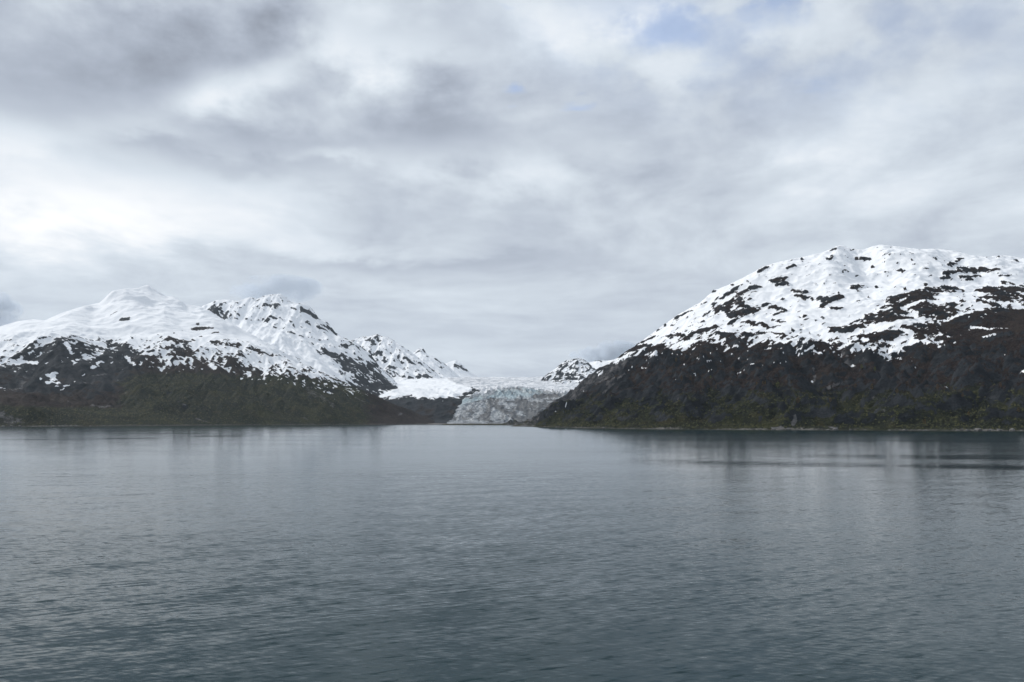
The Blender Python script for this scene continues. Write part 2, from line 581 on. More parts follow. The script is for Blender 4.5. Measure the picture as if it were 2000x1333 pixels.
# ================================================================== right-hand mountain
xs = np.arange(-60, 3500, 5.6)
ys = np.concatenate([np.arange(1880, 4560, 5.6), np.arange(4560, 5200, 14), np.arange(5200, 6600, 50)])
R_SIL = [(1036, 822), (1050, 812), (1070, 793), (1109, 768), (1144, 740), (1165, 721), (1190, 711), (1206, 699), (1226, 684),
         (1246, 673), (1261, 660), (1283, 645), (1300, 632), (1322, 616), (1349, 601), (1367, 591), (1394, 568), (1424, 556),
         (1460, 538), (1490, 521), (1520, 512), (1568, 502), (1604, 494), (1625, 486), (1636, 480), (1646, 480), (1660, 486),
         (1687, 488), (1705, 481), (1720, 478), (1756, 482), (1795, 487), (1831, 486), (1870, 491), (1897, 499), (1933, 502),
         (1966, 499), (2000, 505), (2040, 510)]
RC = []
crestD = lambda p: float(np.interp(p, [1036, 1110, 1165, 1250, 1400, 1650, 2000, 2600], [4950, 4750, 4650, 4500, 4330, 4200, 4180, 4100]))
for p, q in [(1036, 822), (1070, 793), (1109, 768), (1144, 740), (1190, 709), (1226, 684), (1261, 660), (1300, 632), (1349, 600), (1394, 568),
             (1460, 538), (1520, 512), (1604, 494), (1720, 479), (1831, 486), (1933, 502), (2000, 505), (2150, 525), (2350, 570), (2600, 640)]:
    D = crestD(p)
    c = P(p, q, D); RC.append(c)
    zc = c[2]
    RC.append((c[0] + 80, c[1] + 700, zc * 0.72)); RC.append((c[0] + 150, c[1] + 1700, zc * 0.3))
cols = {
    1140: [(795, 3420), (815, 3150)],
    1200: [(838, 2744), (822, 2850), (800, 3020), (758, 3380), (748, 3700), (722, 4200)],
    1300: [(839, 2560), (815, 2680), (780, 2920), (735, 3240), (702, 3480), (680, 3800), (655, 4150)],
    1400: [(840, 2455), (805, 2600), (765, 2850), (710, 3230), (668, 3520), (625, 3900)],
    1550: [(841, 2360), (805, 2500), (765, 2740), (710, 3080), (675, 3320), (620, 3680), (560, 3980)],
    1700: [(841.5, 2280), (805, 2420), (765, 2650), (710, 2980), (670, 3200), (610, 3560), (550, 3880), (510, 4080)],
    1850: [(842, 2200), (805, 2350), (765, 2560), (710, 2860), (650, 3160), (590, 3480), (540, 3820)],
    2000: [(843, 2120), (805, 2270), (765, 2480), (700, 2820), (640, 3120), (585, 3440), (540, 3800)],
    2300: [(845, 2000), (790, 2200), (720, 2600), (640, 3100), (600, 3500)],
    2700: [(848, 1950), (790, 2200), (720, 2700)],
}
for p, l in cols.items():
    for q, D in l: RC.append(P(p, q, D))
# spur end and the lake bed off the shore
for p, q, D in [(1058, 834, 3560), (1062, 822, 3500), (1095, 803, 3450), (1075, 836, 3300), (1120, 837, 3000)]: RC.append(P(p, q, D))
for p, D in [(1040, 3350), (1060, 3000), (1200, 2500), (1400, 2250), (1700, 2080), (2000, 1930), (2400, 1800)]:
    RC.append((D * (p - 1000) / FPX, D, -35))
for x, y, z in [(-20, 3800, -12), (-50, 4400, -6), (0, 5600, 20), (60, 3700, 4), (75, 4100, 12), (-60, 5000, -4)]: RC.append((x, y, z))
R = Terrain(xs, ys, RC)
hi = sstep(R.Z, 260, 420)
gx, gy = R.grad()
R.Z = R.Z + gullies(R.X, R.Y, gx, gy, 380.0, 5, 3, 0.55) * (46 - 38 * hi) * sstep(R.Z, 0, 90)
R.Z = R.Z + (ridged((R.X + fbm(R.X / 700, R.Y / 700, 53, 2) * 160) / 640, R.Y / 640, 3, 6, 0.5) - 0.4) * (62 - 22 * hi) * (0.3 + 0.7 * sstep(R.Z, 0, 200))
R.Z = R.Z + fbm(R.X / 330, R.Y / 330, 57, 3, 0.45) * 34 * hi
R.Z = R.Z + (ridged((R.X - 0.6 * R.Y) / 150, (R.Y + 0.6 * R.X) / 70, 58, 4, 0.55) - 0.35) * 13 * hi
R.Z = R.Z + fbm(R.X / 45, R.Y / 45, 6, 4, 0.6) * (5 - 3 * hi) * np.clip(R.Z / 15, 0.1, 1)
# benches and small bluffs: the lower flank is stepped
lowk = sstep(R.Z, 5, 30) * (1 - sstep(R.Z, 260, 420))
R.Z = R.Z + lowk * (ridged(R.X / 170, R.Y / 120 + R.X / 500, 77, 5) - 0.45) * 56
hk = sstep(R.Z, 240, 330)
bl = fbm(R.X / 120 + R.Z / 140, R.Y / 60, 91, 4, 0.55)
R.Z = R.Z + hk * np.clip(bl - 0.05, 0, 1) * 22
R.Z = R.Z + (fbm(R.X / 110, R.Y / 110, 97, 4, 0.55) * 9 + fbm(R.X / 400, R.Y / 400, 98, 2) * 8) * np.exp(-(R.Z / 14) ** 2)
R.fit(R_SIL, 3, 240, 1)

wob = fbm(R.X / 40, R.Y / 40, 8, 4, 0.6) * 0.9
s6 = ((1250, 460), 3.3325); s7 = ((1600, 460), 3.3325); s5 = ((1050, 600), 5.126)
rock6 = [(520, 490, 660, 410, 26), (520, 410, 620, 345, 13), (600, 515, 740, 490, 22), (730, 350, 780, 345, 16), (860, 300, 940, 280, 11),
         (890, 325, 950, 318, 9), (845, 470, 915, 475, 21), (1000, 365, 1060, 365, 14), (1040, 400, 1180, 405, 16), (1180, 455, 1300, 400, 7),
         (710, 570, 820, 590, 17), (870, 560, 910, 555, 9), (430, 520, 480, 450, 8), (960, 215, 1000, 195, 8), (770, 230, 830, 205, 6),
         (1215, 147, 1250, 140, 10), (1255, 92, 8), (570, 580, 640, 545, 8), (190, 660, 260, 650, 12), (290, 670, 340, 650, 12),
         (360, 640, 490, 595, 14), (0, 722, 130, 735, 22), (500, 640, 600, 650, 12), (840, 635, 920, 640, 8), (240, 530, 320, 495, 7),
         (1055, 155, 6), (1070, 525, 8), (1000, 615, 5), (660, 455, 690, 470, 12), (380, 575, 410, 562, 6), (930, 420, 5), (880, 510, 950, 490, 5),
         (820, 275, 5), (700, 300, 5), (1290, 375, 6), (1250, 480, 1320, 470, 5), (20, 690, 90, 660, 6), (110, 615, 4), (160, 580, 5), (205, 585, 5), (480, 360, 6),
         (590, 320, 5), (1200, 315, 5), (1140, 320, 4), (640, 380, 700, 355, 9)]
rock7 = [(340, 560, 700, 380, 34), (700, 500, 880, 480, 38), (560, 540, 420, 560, 26), (720, 360, 900, 350, 18), (450, 430, 700, 370, 20),
         (930, 230, 1080, 220, 18), (1110, 230, 1160, 215, 10), (820, 250, 920, 230, 10), (850, 200, 920, 150, 9), (920, 270, 1040, 268, 7),
         (940, 290, 990, 285, 7), (250, 150, 300, 155, 11), (50, 145, 90, 145, 9), (500, 235, 535, 230, 12), (210, 335, 300, 335, 10), (330, 408, 7),
         (30, 430, 140, 400, 9), (100, 620, 260, 590, 18), (1070, 360, 1333, 350, 20), (1120, 400, 1333, 400, 36), (1050, 430, 1150, 450, 16),
         (1050, 530, 1333, 500, 36), (1050, 560, 1333, 570, 30), (600, 610, 1000, 560, 28), (260, 660, 500, 640, 22), (800, 280, 850, 270, 8),
         (940, 425, 8), (890, 497, 1040, 497, 6), (1190, 300, 1333, 330, 5), (1285, 165, 8), (1170, 265, 1250, 265, 4), (690, 318, 6), (515, 180, 5),
         (600, 158, 4), (350, 200, 5), (760, 150, 5), (370, 330, 5), (260, 440, 4), (560, 350, 5), (1210, 315, 8), (1000, 460, 4), (1170, 140, 4)]
snow6 = [(650, 890, 730, 830, 9), (720, 830, 703, 700, 6), (600, 770, 660, 765, 6), (620, 720, 7), (640, 800, 700, 800, 4), (940, 762, 1030, 770, 4),
         (1030, 770, 1140, 720, 5), (1130, 750, 1170, 765, 8), (800, 845, 875, 830, 4), (920, 828, 950, 825, 4), (440, 815, 460, 820, 5),
         (370, 800, 420, 790, 3.5), (360, 905, 465, 870, 3.5), (1130, 955, 1180, 945, 6), (40, 770, 7), (20, 860, 6), (100, 765, 8), (240, 770, 6),
         (50, 770, 210, 765, 4), (285, 840, 5), (235, 945, 3.5), (525, 820, 4)]
snow7 = [(400, 590, 660, 560, 13), (490, 700, 710, 690, 13), (560, 620, 600, 640, 11), (540, 480, 660, 430, 8), (710, 430, 880, 420, 9),
         (400, 485, 460, 480, 8), (880, 545, 1000, 495, 9), (1000, 600, 1080, 600, 10), (1080, 655, 1120, 655, 8), (850, 655, 8), (1240, 480, 1333, 470, 6),
         (250, 720, 430, 790, 8), (215, 850, 8), (625, 855, 7), (835, 995, 6), (1320, 880, 16), (620, 795, 5), (455, 810, 6), (1120, 600, 1180, 600, 4),
         (790, 580, 7), (740, 670, 6), (890, 390, 900, 480, 9), (1300, 408, 6), (1210, 770, 5), (940, 330, 1050, 380, 18), (950, 400, 1030, 470, 14), (640, 560, 640, 505, 9)]
rk = np.maximum(R.strokes(rock6, *s6, wob=wob), R.strokes(rock7, *s7, wob=wob))
sn = np.maximum(R.strokes(snow6, *s6, wob=wob), R.strokes(snow7, *s7, wob=wob))
sn = np.maximum(sn, R.strokes([(610, 690, 650, 640, 9), (425, 820, 6), (460, 842, 6), (290, 962, 9), (180, 1042, 275, 1005, 5), (980, 480, 1050, 400, 9),
                               (955, 600, 5), (915, 628, 5), (1070, 475, 1130, 445, 7), (1160, 465, 1200, 450, 9), (1110, 545, 6), (1075, 615, 8), (1460, 575, 7),
                               (1570, 670, 1750, 620, 5), (1700, 535, 1740, 540, 8), (1730, 460, 8), (1610, 520, 5)], *s5, wob=wob))
line = [(1150, 700), (1215, 678), (1262, 688), (1334, 680), (1370, 664), (1406, 666), (1460, 664), (1511, 667), (1550, 674), (1595, 667), (1660, 680), (1720, 690), (1790, 672),
        (1850, 645), (1915, 622), (1990, 606)]
lp = np.array([R.pick(*q) for q in line]); o_ = np.argsort(lp[:, 0]); lp = lp[o_]
zl = np.interp(R.X, lp[:, 0], lp[:, 2])
band = stretched(R, 21, 190, 60, 22, 5)
spots = stretched(R, 33, 62, 20, 27, 5)
sl = slope_of(R)
S = 0.5 + 0.40 * np.tanh((R.Z - zl + band * 110) / 46.0) - np.clip(spots - 0.15, 0, 1) * 1.8 * sstep(R.Z, 250, 330) * (1 - 0.5 * sstep(R.Z, 480, 700)) - np.clip(sl - 0.95, 0, 1) * 0.25
S = S + np.clip(spots - 0.42, 0, 1) * 0.9 * sstep(R.Z, 200, 300) * (1 - sstep(R.Z - zl, -40, 0))
jag = stretched(R, 61, 40, 12, 30, 5)
rib = np.clip((R.Z - blur(R.Z, 3)) / 2.2, -1.5, 1.5) + 0.6 * np.clip((R.Z - blur(R.Z, 9)) / 8.0, -1.2, 1.2)
S = np.clip(S, 0.02, 1.0) - 0.5 * (1 - sstep(R.Z - zl, -110, -30)) - rk * 0.88 - rib * 0.20 * (0.35 + rk) + jag * 1.05 * (0.5 + 0.5 * np.maximum(rk, 1 - sstep(np.abs(R.Z - zl), 60, 220)))
S = S + (0.84 - S) * np.clip(sn * 1.05, 0, 1)
R_snow = np.clip(S, -0.4, 1.2)
R.Z = R.Z + rk * (5 + 9 * ridged(R.X / 70, R.Y / 70, 71, 3))
cl = fbm(R.X / 260, R.Y / 200, 40, 4, 0.55)
cl2 = fbm(R.X / 90, R.Y / 70, 41, 4, 0.55)
lowz = R.Z + cl * 60
conv = np.clip((R.Z - blur(R.Z, 9)) / 9.0, -1, 1)
R_veg = 1.28 - 0.26 * conv - 0.85 * sstep(sl, 0.70, 1.35) - 0.45 * sstep(R.Z, 330, 470) + 0.35 * cl2
R_green = 1.0 - sstep(lowz, 50, 230) * 1.0 + cl * 0.5 - 0.15 * conv
greyside = sstep(R.Y - np.interp(R.px, [1040, 1100, 1200, 1300, 1400], [3560, 3560, 3700, 3620, 3700]), 0, 140) * (1 - sstep(R.px, 1240, 1330)) * (1 - sstep(R.Z, 330, 430))
R_veg = R_veg - greyside * 0.5
R_scree = R.strokes([(10, 940, 190, 830, 13), (150, 780, 160, 740, 16), (130, 960, 60, 990, 10)], *s7, wob=wob) * 0.75 + greyside * (0.52 + 0.35 * cl2)
R_scree = R_scree + R.strokes([(1135, 860, 1140, 940, 9), (985, 1230, 1010, 1180, 14), (1230, 1245, 1280, 1250, 14), (860, 1250, 920, 1245, 8), (205, 1150, 250, 1050, 4), (1130, 1165, 12)], *s6, wob=wob) * 0.8
R_scree = R_scree + R.strokes([(430, 980, 640, 870, 9), (860, 660, 640, 860, 14), (760, 700, 700, 760, 20)], *s5, wob=wob) * 0.7
R_scree = R_scree + R.strokes([(375, 1050, 25), (420, 1140, 24), (300, 805, 30), (970, 975, 16), (1080, 940, 10)], *s7, wob=wob) * 0.5
veg_r = sstep(R_veg, 0.35, 0.65) * (1 - sstep(R_snow, 0.4, 0.5))
R.Z = R.Z + veg_r * fbm(R.X / 14, R.Y / 14, 19, 3, 0.6) * 3.4 * sstep(R.Z, 4, 14)
m1 = grid_object('mountain', R, MAT_NEAR, {'snow': R_snow, 'veg': R_veg, 'green': R_green, 'scree': R_scree, 'shore': np.clip(0.45 + fbm(R.X / 130, R.Y / 130, 313, 3) * 1.6, 0.0, 0.95)})
tag(m1, 'broad snow capped mountain with dark brushy lower slopes filling the right side', 'mountain', kind='structure')

# ================================================================== left-hand mountain, smooth snow dome
xs = np.arange(-5600, -560, 8.0)
ys = np.concatenate([np.arange(3150, 7350, 8.0), np.arange(7350, 8200, 24), np.arange(8200, 9400, 80)])
L_SIL = [(-40, 646), (0, 638), (33, 628), (66, 624), (87, 626), (122, 611), (163, 598), (194, 592), (218, 569), (245, 564), (270, 563), (282, 558), (289, 557),
         (306, 568), (324, 578), (339, 580), (352, 587), (362, 595), (388, 598), (408, 606), (434, 623), (459, 635), (472, 643), (503, 659),
         (540, 680), (580, 703), (620, 723), (680, 750), (730, 771), (780, 795)]
LC = []
lD = lambda p: float(np.interp(p, [-700, 0, 100, 200, 290, 400, 500, 620, 700, 790], [6200, 6200, 6400, 6800, 7000, 6750, 6350, 5950, 5900, 6050]))
for p, q in [(-700, 690), (-300, 660), (0, 638), (66, 624), (122, 611), (194, 592), (245, 565), (288, 557), (352, 587), (408, 606), (472, 643), (540, 680), (620, 723), (700, 758), (790, 800)]:
    c = P(p, q, lD(p)); LC.append(c)
    LC.append((c[0], c[1] + 700, c[2] * 0.70)); LC.append((c[0], c[1] + 2200, c[2] * 0.2))
cols = {
    -500: [(838, 3300), (790, 3700), (760, 4300), (720, 5000)],
    -200: [(835, 3450), (795, 3750), (768, 4250), (715, 4900), (680, 5500)],
    0: [(834, 3588), (805, 3700), (780, 3900), (768, 4300), (730, 4700), (695, 5100), (662, 5600)],
    60: [(833.8, 3640), (803, 3760), (786, 3950), (766, 4400), (725, 4800), (668, 5250), (645, 5700)],
    110: [(833.5, 3720), (812, 3840), (797, 4030), (762, 4550), (712, 4900), (657, 5300), (642, 5650), (628, 6050)],
    200: [(833, 3890), (822, 3990), (806, 4250), (745, 4900), (690, 5330), (656, 5700), (625, 6200)],
    288: [(832.5, 4060), (812, 4250), (765, 4820), (712, 5280), (662, 5720), (622, 6200), (590, 6650)],
    225: [(600, 6450), (583, 6620)],
    262: [(604, 6400), (578, 6680)],
    290: [(570, 6860), (585, 6700)],
    315: [(590, 6700), (606, 6480)],
    345: [(604, 6560), (622, 6300)],
    380: [(622, 6400)],
    400: [(831.5, 4420), (800, 4660), (750, 5150), (700, 5600), (652, 6080)],
    500: [(831, 4670), (802, 4850), (760, 5280), (712, 5730)],
    620: [(830.5, 4910), (806, 5060), (770, 5420)],
    700: [(830, 5100), (815, 5210), (790, 5500)],
    780: [(829.5, 5420), (820, 5560)],
    830: [(829.3, 5640), (824, 6000)],
}
for p, l in cols.items():
    for q, D in l: LC.append(P(p, q, D))
for p, D in [(-500, 3050), (0, 3380), (200, 3680), (400, 4150), (620, 4650), (800, 5150), (860, 5650)]:
    LC.append((D * (p - 1000) / FPX, D, -30))
LC += [(-560, 6400, 6), (-500, 7000, 20), (-700, 7000, 60)]
Lm = Terrain(xs, ys, LC)
gx, gy = Lm.grad()
gul_low = gullies(Lm.X, Lm.Y, gx, gy, 250.0, 4, 9, 0.6)
hz = Lm.Z
kk = sstep(hz, 10, 140) * (1 - sstep(hz, 480, 760))
rockdome = np.exp(-(((Lm.X + 3050) / 520) ** 2 + ((Lm.Y - 5250) / 420) ** 2))
Lm.Z = Lm.Z + gul_low * 22 * kk * (1 - 0.6 * rockdome)
Lm.Z = Lm.Z + (ridged(Lm.X / 800, Lm.Y / 800, 15, 6, 0.5) - 0.4) * 60 * (0.35 + 0.65 * kk) * sstep(hz, 0, 60)
Lm.Z = Lm.Z + fbm(Lm.X / 380, Lm.Y / 300, 55, 4, 0.45) * 55 * sstep(hz, 450, 800)
Lm.Z = Lm.Z + (ridged((Lm.X + 0.5 * Lm.Y) / 430, (Lm.Y - 0.5 * Lm.X) / 300, 56, 5, 0.5) - 0.35) * 30 * sstep(hz, 600, 950)
Lm.Z = Lm.Z + fbm(Lm.X / 60, Lm.Y / 60, 5, 4, 0.6) * 5 * kk
Lm.Z = Lm.Z + rockdome * (ridged(Lm.X / 220, Lm.Y / 220, 88, 4) - 0.4) * 40
Lm.Z = Lm.Z + (fbm(Lm.X / 140, Lm.Y / 140, 97, 4, 0.55) * 8 + fbm(Lm.X / 500, Lm.Y / 500, 98, 2) * 7) * np.exp(-(Lm.Z / 14) ** 2)
Lm.fit(L_SIL, 3, 420, 1)
wobL = fbm(Lm.X / 60, Lm.Y / 60, 18, 4, 0.6) * 0.9
s1 = ((0, 530), 3.92); s2 = ((350, 530), 3.92)
rockL1 = [(280, 600, 480, 530, 56), (380, 660, 560, 610, 60), (930, 362, 980, 358, 14), (840, 330, 900, 300, 4), (1290, 512, 1430, 545, 17), (1500, 430, 1600, 430, 15),
          (1520, 400, 10), (1650, 465, 10), (1230, 500, 10), (1540, 495, 10), (1610, 530, 1700, 550, 14), (1480, 522, 13), (1750, 560, 1830, 560, 15),
          (320, 510, 400, 500, 8), (850, 540, 1080, 640, 24), (740, 520, 860, 580, 9), (900, 570, 1000, 620, 18), (540, 480, 660, 520, 4),
          (1320, 580, 1440, 620, 28), (1150, 600, 1180, 640, 12), (230, 445, 5), (30, 520, 80, 520, 4), (1210, 535, 8), (1410, 450, 5), (1340, 470, 6), (1740, 520, 10), (30, 600, 200, 610, 5)]
snowL1 = [(385, 780, 425, 850, 22), (430, 868, 520, 872, 8), (300, 825, 350, 780, 9), (480, 905, 570, 840, 5), (160, 690, 290, 700, 12), (360, 700, 8), (720, 740, 760, 690, 12),
          (760, 720, 860, 690, 8), (980, 660, 1030, 710, 8), (640, 640, 10), (650, 790, 7), (910, 830, 4), (1290, 690, 1300, 720, 6), (1650, 660, 1720, 630, 9),
          (1620, 715, 1650, 740, 11), (1885, 770, 1920, 795, 11), (1940, 660, 10), (1860, 820, 7), (5, 890, 8), (35, 905, 6), (1350, 690, 12), (1780, 600, 18), (1470, 735, 5), (1550, 745, 6),
          (330, 560, 380, 520, 9), (500, 540, 560, 630, 9), (1100, 620, 1160, 630, 14), (0, 640, 120, 690, 14)]
rockL2 = [(560, 590, 700, 640, 18), (130, 430, 240, 430, 15), (150, 400, 9), (360, 550, 440, 570, 15)]
snowL2 = [(560, 670, 630, 670, 13), (590, 710, 670, 722, 13), (515, 775, 550, 792, 9), (640, 775, 680, 780, 9), (780, 815, 900, 790, 4.5), (940, 765, 1050, 780, 17),
          (1030, 800, 14), (620, 822, 5), (240, 710, 270, 740, 12), (1120, 855, 6), (330, 700, 6), (450, 650, 6), (1180, 885, 5), (850, 800, 4)]
rkL = np.maximum(Lm.strokes(rockL1, *s1, wob=wobL), Lm.strokes(rockL2, *s2, wob=wobL))
snL = np.maximum(Lm.strokes(snowL1, *s1, wob=wobL), Lm.strokes(snowL2, *s2, wob=wobL))
line = [(0, 712), (50, 712), (75, 700), (110, 690), (160, 690), (200, 690), (240, 672), (280, 695), (320, 700), (360, 705), (400, 700), (440, 690), (490, 715), (540, 725), (580, 728), (620, 735), (680, 752)]
lp = np.array([Lm.pick(*q) for q in line]); lp = lp[np.argsort(lp[:, 0])]
zl = np.interp(Lm.X, lp[:, 0], lp[:, 2])
band = stretched(Lm, 24, 190, 60, -30, 5)
spots = stretched(Lm, 35, 75, 22, -28, 5)
sl = slope_of(Lm)
S = 0.5 + 0.46 * np.tanh((Lm.Z - zl + band * 130) / 75.0) - np.clip(spots - 0.16, 0, 1) * 1.2 * (1 - sstep(Lm.Z - zl, 110, 260)) * sstep(Lm.Z - zl, -60, 0)
S = S + np.clip(spots - 0.34, 0, 1) * 1.3 * (1 - sstep(Lm.Z - zl, -20, 20)) * sstep(Lm.Z - zl, -170, -60)
jag = stretched(Lm, 62, 52, 15, -30, 5)
ribL = np.clip((Lm.Z - blur(Lm.Z, 3)) / 2.5, -1.5, 1.5)
S = np.clip(S, 0.02, 1.0) - 0.5 * (1 - sstep(Lm.Z - zl, -170, -60)) - rkL * 0.70 - ribL * 0.16 * (1 - sstep(Lm.Z - zl, 150, 320)) + jag * 0.85 * (1 - 0.75 * sstep(Lm.Z - zl, 150, 320))
S = S + (0.84 - S) * np.clip(snL * 1.05, 0, 1)
L_snow = np.clip(S, -0.4, 1.2)
cl = fbm(Lm.X / 300, Lm.Y / 300, 140, 4, 0.55)
cl2 = fbm(Lm.X / 110, Lm.Y / 90, 141, 4, 0.55)
right = sstep(Lm.px, 200, 300)
L_veg = 0.95 - 0.75 * rockdome - 0.5 * (1 - right) * sstep(Lm.Z, 120, 220) - 0.35 * sstep(Lm.Z, 380, 560) + 0.35 * cl2 - 0.3 * sstep(sl, 0.7, 1.1)
L_green = 0.25 + 0.75 * right * (1 - sstep(Lm.Z + cl * 90, 230, 400)) * (1 - sstep(Lm.px, 640, 740) * 0.9) + 0.7 * (1 - right) * (1 - sstep(Lm.Z, 60, 120)) + cl * 0.35
L_scree = Lm.strokes([(100, 900, 180, 870, 28), (170, 850, 250, 760, 18), (640, 850, 20), (700, 800, 800, 780, 14), (980, 915, 16), (0, 1100, 110, 1150, 34), (80, 1185, 640, 1185, 8), (1380, 990, 1420, 1030, 12),
                      (1500, 1120, 1600, 1155, 5), (700, 1020, 830, 1030, 16), (640, 1060, 10), (530, 990, 10)], *s1, wob=wobL) * 0.62
L_scree = L_scree + Lm.strokes([(1080, 940, 1180, 1030, 16), (1000, 900, 1060, 960, 22), (1690, 1090, 10), (1350, 960, 1420, 1000, 5), (940, 1110, 990, 1130, 5), (1240, 990, 8)], *s2, wob=wobL) * 0.6
L_scree = L_scree + sstep(Lm.px, 640, 760) * (1 - sstep(Lm.Z, 200, 300)) * (0.22 + 0.25 * cl2)
veg_l = sstep(L_veg, 0.35, 0.65) * (1 - sstep(L_snow, 0.4, 0.5))
Lm.Z = Lm.Z + veg_l * fbm(Lm.X / 22, Lm.Y / 22, 19, 2, 0.6) * 3.5 * sstep(Lm.Z, 4, 14)
m2 = grid_object('mountain', Lm, MAT_LEFT, {'snow': L_snow, 'veg': L_veg, 'green': L_green, 'scree': L_scree, 'shore': 0.9 - 0.5 * sstep(Lm.px, 100, 260)})
tag(m2, 'rounded white snow dome mountain with green gullied slope on the left shore', 'mountain', kind='structure')


# ================================================================== far mountains
def far_mountain(label, sil, Dc, cols, x_pad, y_back, step, seed, rocks, snows, org, sc, line=None, amp=34.0, gl=230.0, snow_bias=0.0, ang=-35, fitw=260, extra=()):
    pts = []
    for p, q in sil[::max(1, len(sil) // 14)]:
        c = P(p, q, Dc(p)); pts.append(c)
        pts.append((c[0], c[1] + y_back * 0.45, c[2] * 0.7)); pts.append((c[0], c[1] + y_back, c[2] * 0.35))
    for p, l in cols.items():
        for q, D in l: pts.append(P(p, q, D))
    pts += list(extra)
    a = np.array(pts)
    x0 = min(s[0] for s in sil) ; x1 = max(s[0] for s in sil)
    X0, X1 = a[:, 0].min() - x_pad, a[:, 0].max() + x_pad
    ymin = a[:, 1].min() - 60
    ycm = max(Dc(p) for p, q in sil) + 260
    xs_ = np.arange(X0, X1, step)
    ys_ = np.concatenate([np.arange(ymin, ycm, step), np.arange(ycm, ycm + y_back, step * 4)])
    T = Terrain(xs_, ys_, pts)
    gx, gy = T.grad()
    T.Z = T.Z + gullies(T.X, T.Y, gx, gy, gl, 4, seed, 0.5) * amp
    T.Z = T.Z + (ridged(T.X / 520, T.Y / 520, seed, 6, 0.52) - 0.4) * amp * 1.7
    T.Z = T.Z + (ridged(T.X / 170 + T.Y / 400, T.Y / 150, seed + 2, 4, 0.55) - 0.35) * amp * 0.8
    T.Z = T.Z + fbm(T.X / 70, T.Y / 70, seed + 5, 3, 0.6) * 5
    T.fit(sil, 3, fitw, 1)
    w = fbm(T.X / 70, T.Y / 70, seed + 8, 4, 0.6) * 0.8
    rk_ = T.strokes(rocks, org, sc, w); sn_ = T.strokes(snows, org, sc, w)
    sp = stretched(T, seed + 9, 110, 45, ang, 4)
    sl_ = slope_of(T)
    if line is None:
        base = np.full_like(T.X, 0.85)
    else:
        lp_ = np.array([T.pick(*q) for q in line]); lp_ = lp_[np.argsort(lp_[:, 0])]
        base = 0.5 + 0.42 * np.tanh((T.Z - np.interp(T.X, lp_[:, 0], lp_[:, 2]) + sp * 110) / 70.0)
    S_ = base - np.clip((T.Z - blur(T.Z, 3)) / 4.0, -1.2, 1.2) * 0.16 + snow_bias - np.clip(sp - 0.22, 0, 1) * 1.2 - np.clip(sl_ - 0.9, 0, 2) * 0.35 - rk_ * 0.62 + sn_ * 0.6 + stretched(T, seed + 12, 80, 24, ang, 5) * 0.6
    cl_ = fbm(T.X / 200, T.Y / 200, seed + 20, 3)
    ob = grid_object('mountain', T, MAT_FAR if ang < 0 else MAT_FAR_B, {'snow': np.clip(S_, -0.2, 1.2), 'veg': np.full_like(T.X, 0.1) + cl_ * 0.3, 'green': np.zeros_like(T.X),
                                             'scree': np.full_like(T.X, 0.15), 'shore': np.zeros_like(T.X)})
    tag(ob, label, 'mountain', kind='structure')
    return T


s3 = ((650, 630), 5.714); s4 = ((850, 650), 5.0)
far_mountain('craggy snow mountain with rocky summit ridge behind the left snow dome',
             [(380, 606), (400, 596), (421, 587), (438, 585), (467, 588), (478, 584), (489, 580), (503, 584), (512, 579), (523, 576), (546, 574), (554, 578), (569, 590), (583, 592), (595, 594), (606, 600), (615, 610), (624, 624),
              (638, 628), (656, 650), (671, 660), (689, 665), (707, 678), (725, 693), (740, 714), (758, 730), (775, 748), (790, 764)],
             lambda p: float(np.interp(p, [380, 546, 700, 800], [8700, 8700, 8350, 7900])),
             {400: [(640, 8000), (680, 7300)], 470: [(620, 8250), (650, 7950), (690, 7350)], 546: [(610, 8350), (650, 7900), (700, 7300), (760, 6700)],
              600: [(640, 8200), (690, 7600), (730, 7150), (780, 6700)], 660: [(690, 7950), (730, 7450), (770, 7000), (810, 6500)],
              720: [(730, 7850), (765, 7400), (800, 6900), (826, 6300)], 780: [(775, 7450), (800, 7000), (826, 6500)], 300: [(640, 8600)]},
             300, 1500, 9.0, 201,
             [(255, 275, 350, 335, 26), (330, 245, 14), (670, 250, 750, 250, 13), (640, 365, 680, 370, 13), (700, 340, 750, 360, 8), (940, 280, 1050, 350, 13), (1110, 605, 1200, 640, 22),
              (1200, 640, 1300, 740, 30), (1310, 690, 1420, 760, 36), (1450, 730, 1600, 860, 44), (1400, 820, 1500, 880, 30), (1600, 880, 1680, 930, 26), (1110, 405, 1200, 480, 9), (1240, 560, 1290, 575, 13), (850, 460, 890, 470, 6),
              (920, 490, 950, 500, 6), (1035, 555, 9), (980, 380, 9), (800, 430, 7), (870, 400, 6), (600, 215, 8), (860, 270, 890, 285, 6), (1060, 420, 1120, 450, 6), (1380, 580, 8), (1080, 520, 6), (1480, 640, 1530, 720, 8)],
             [(450, 400, 620, 460, 40), (700, 520, 1000, 640, 34), (1000, 660, 1200, 760, 24), (1540, 905, 1640, 930, 8), (1450, 870, 7)],
             *s2, line=[(560, 750), (640, 750), (690, 748), (740, 765), (790, 772)], amp=20.0, ang=-40, snow_bias=-0.06)
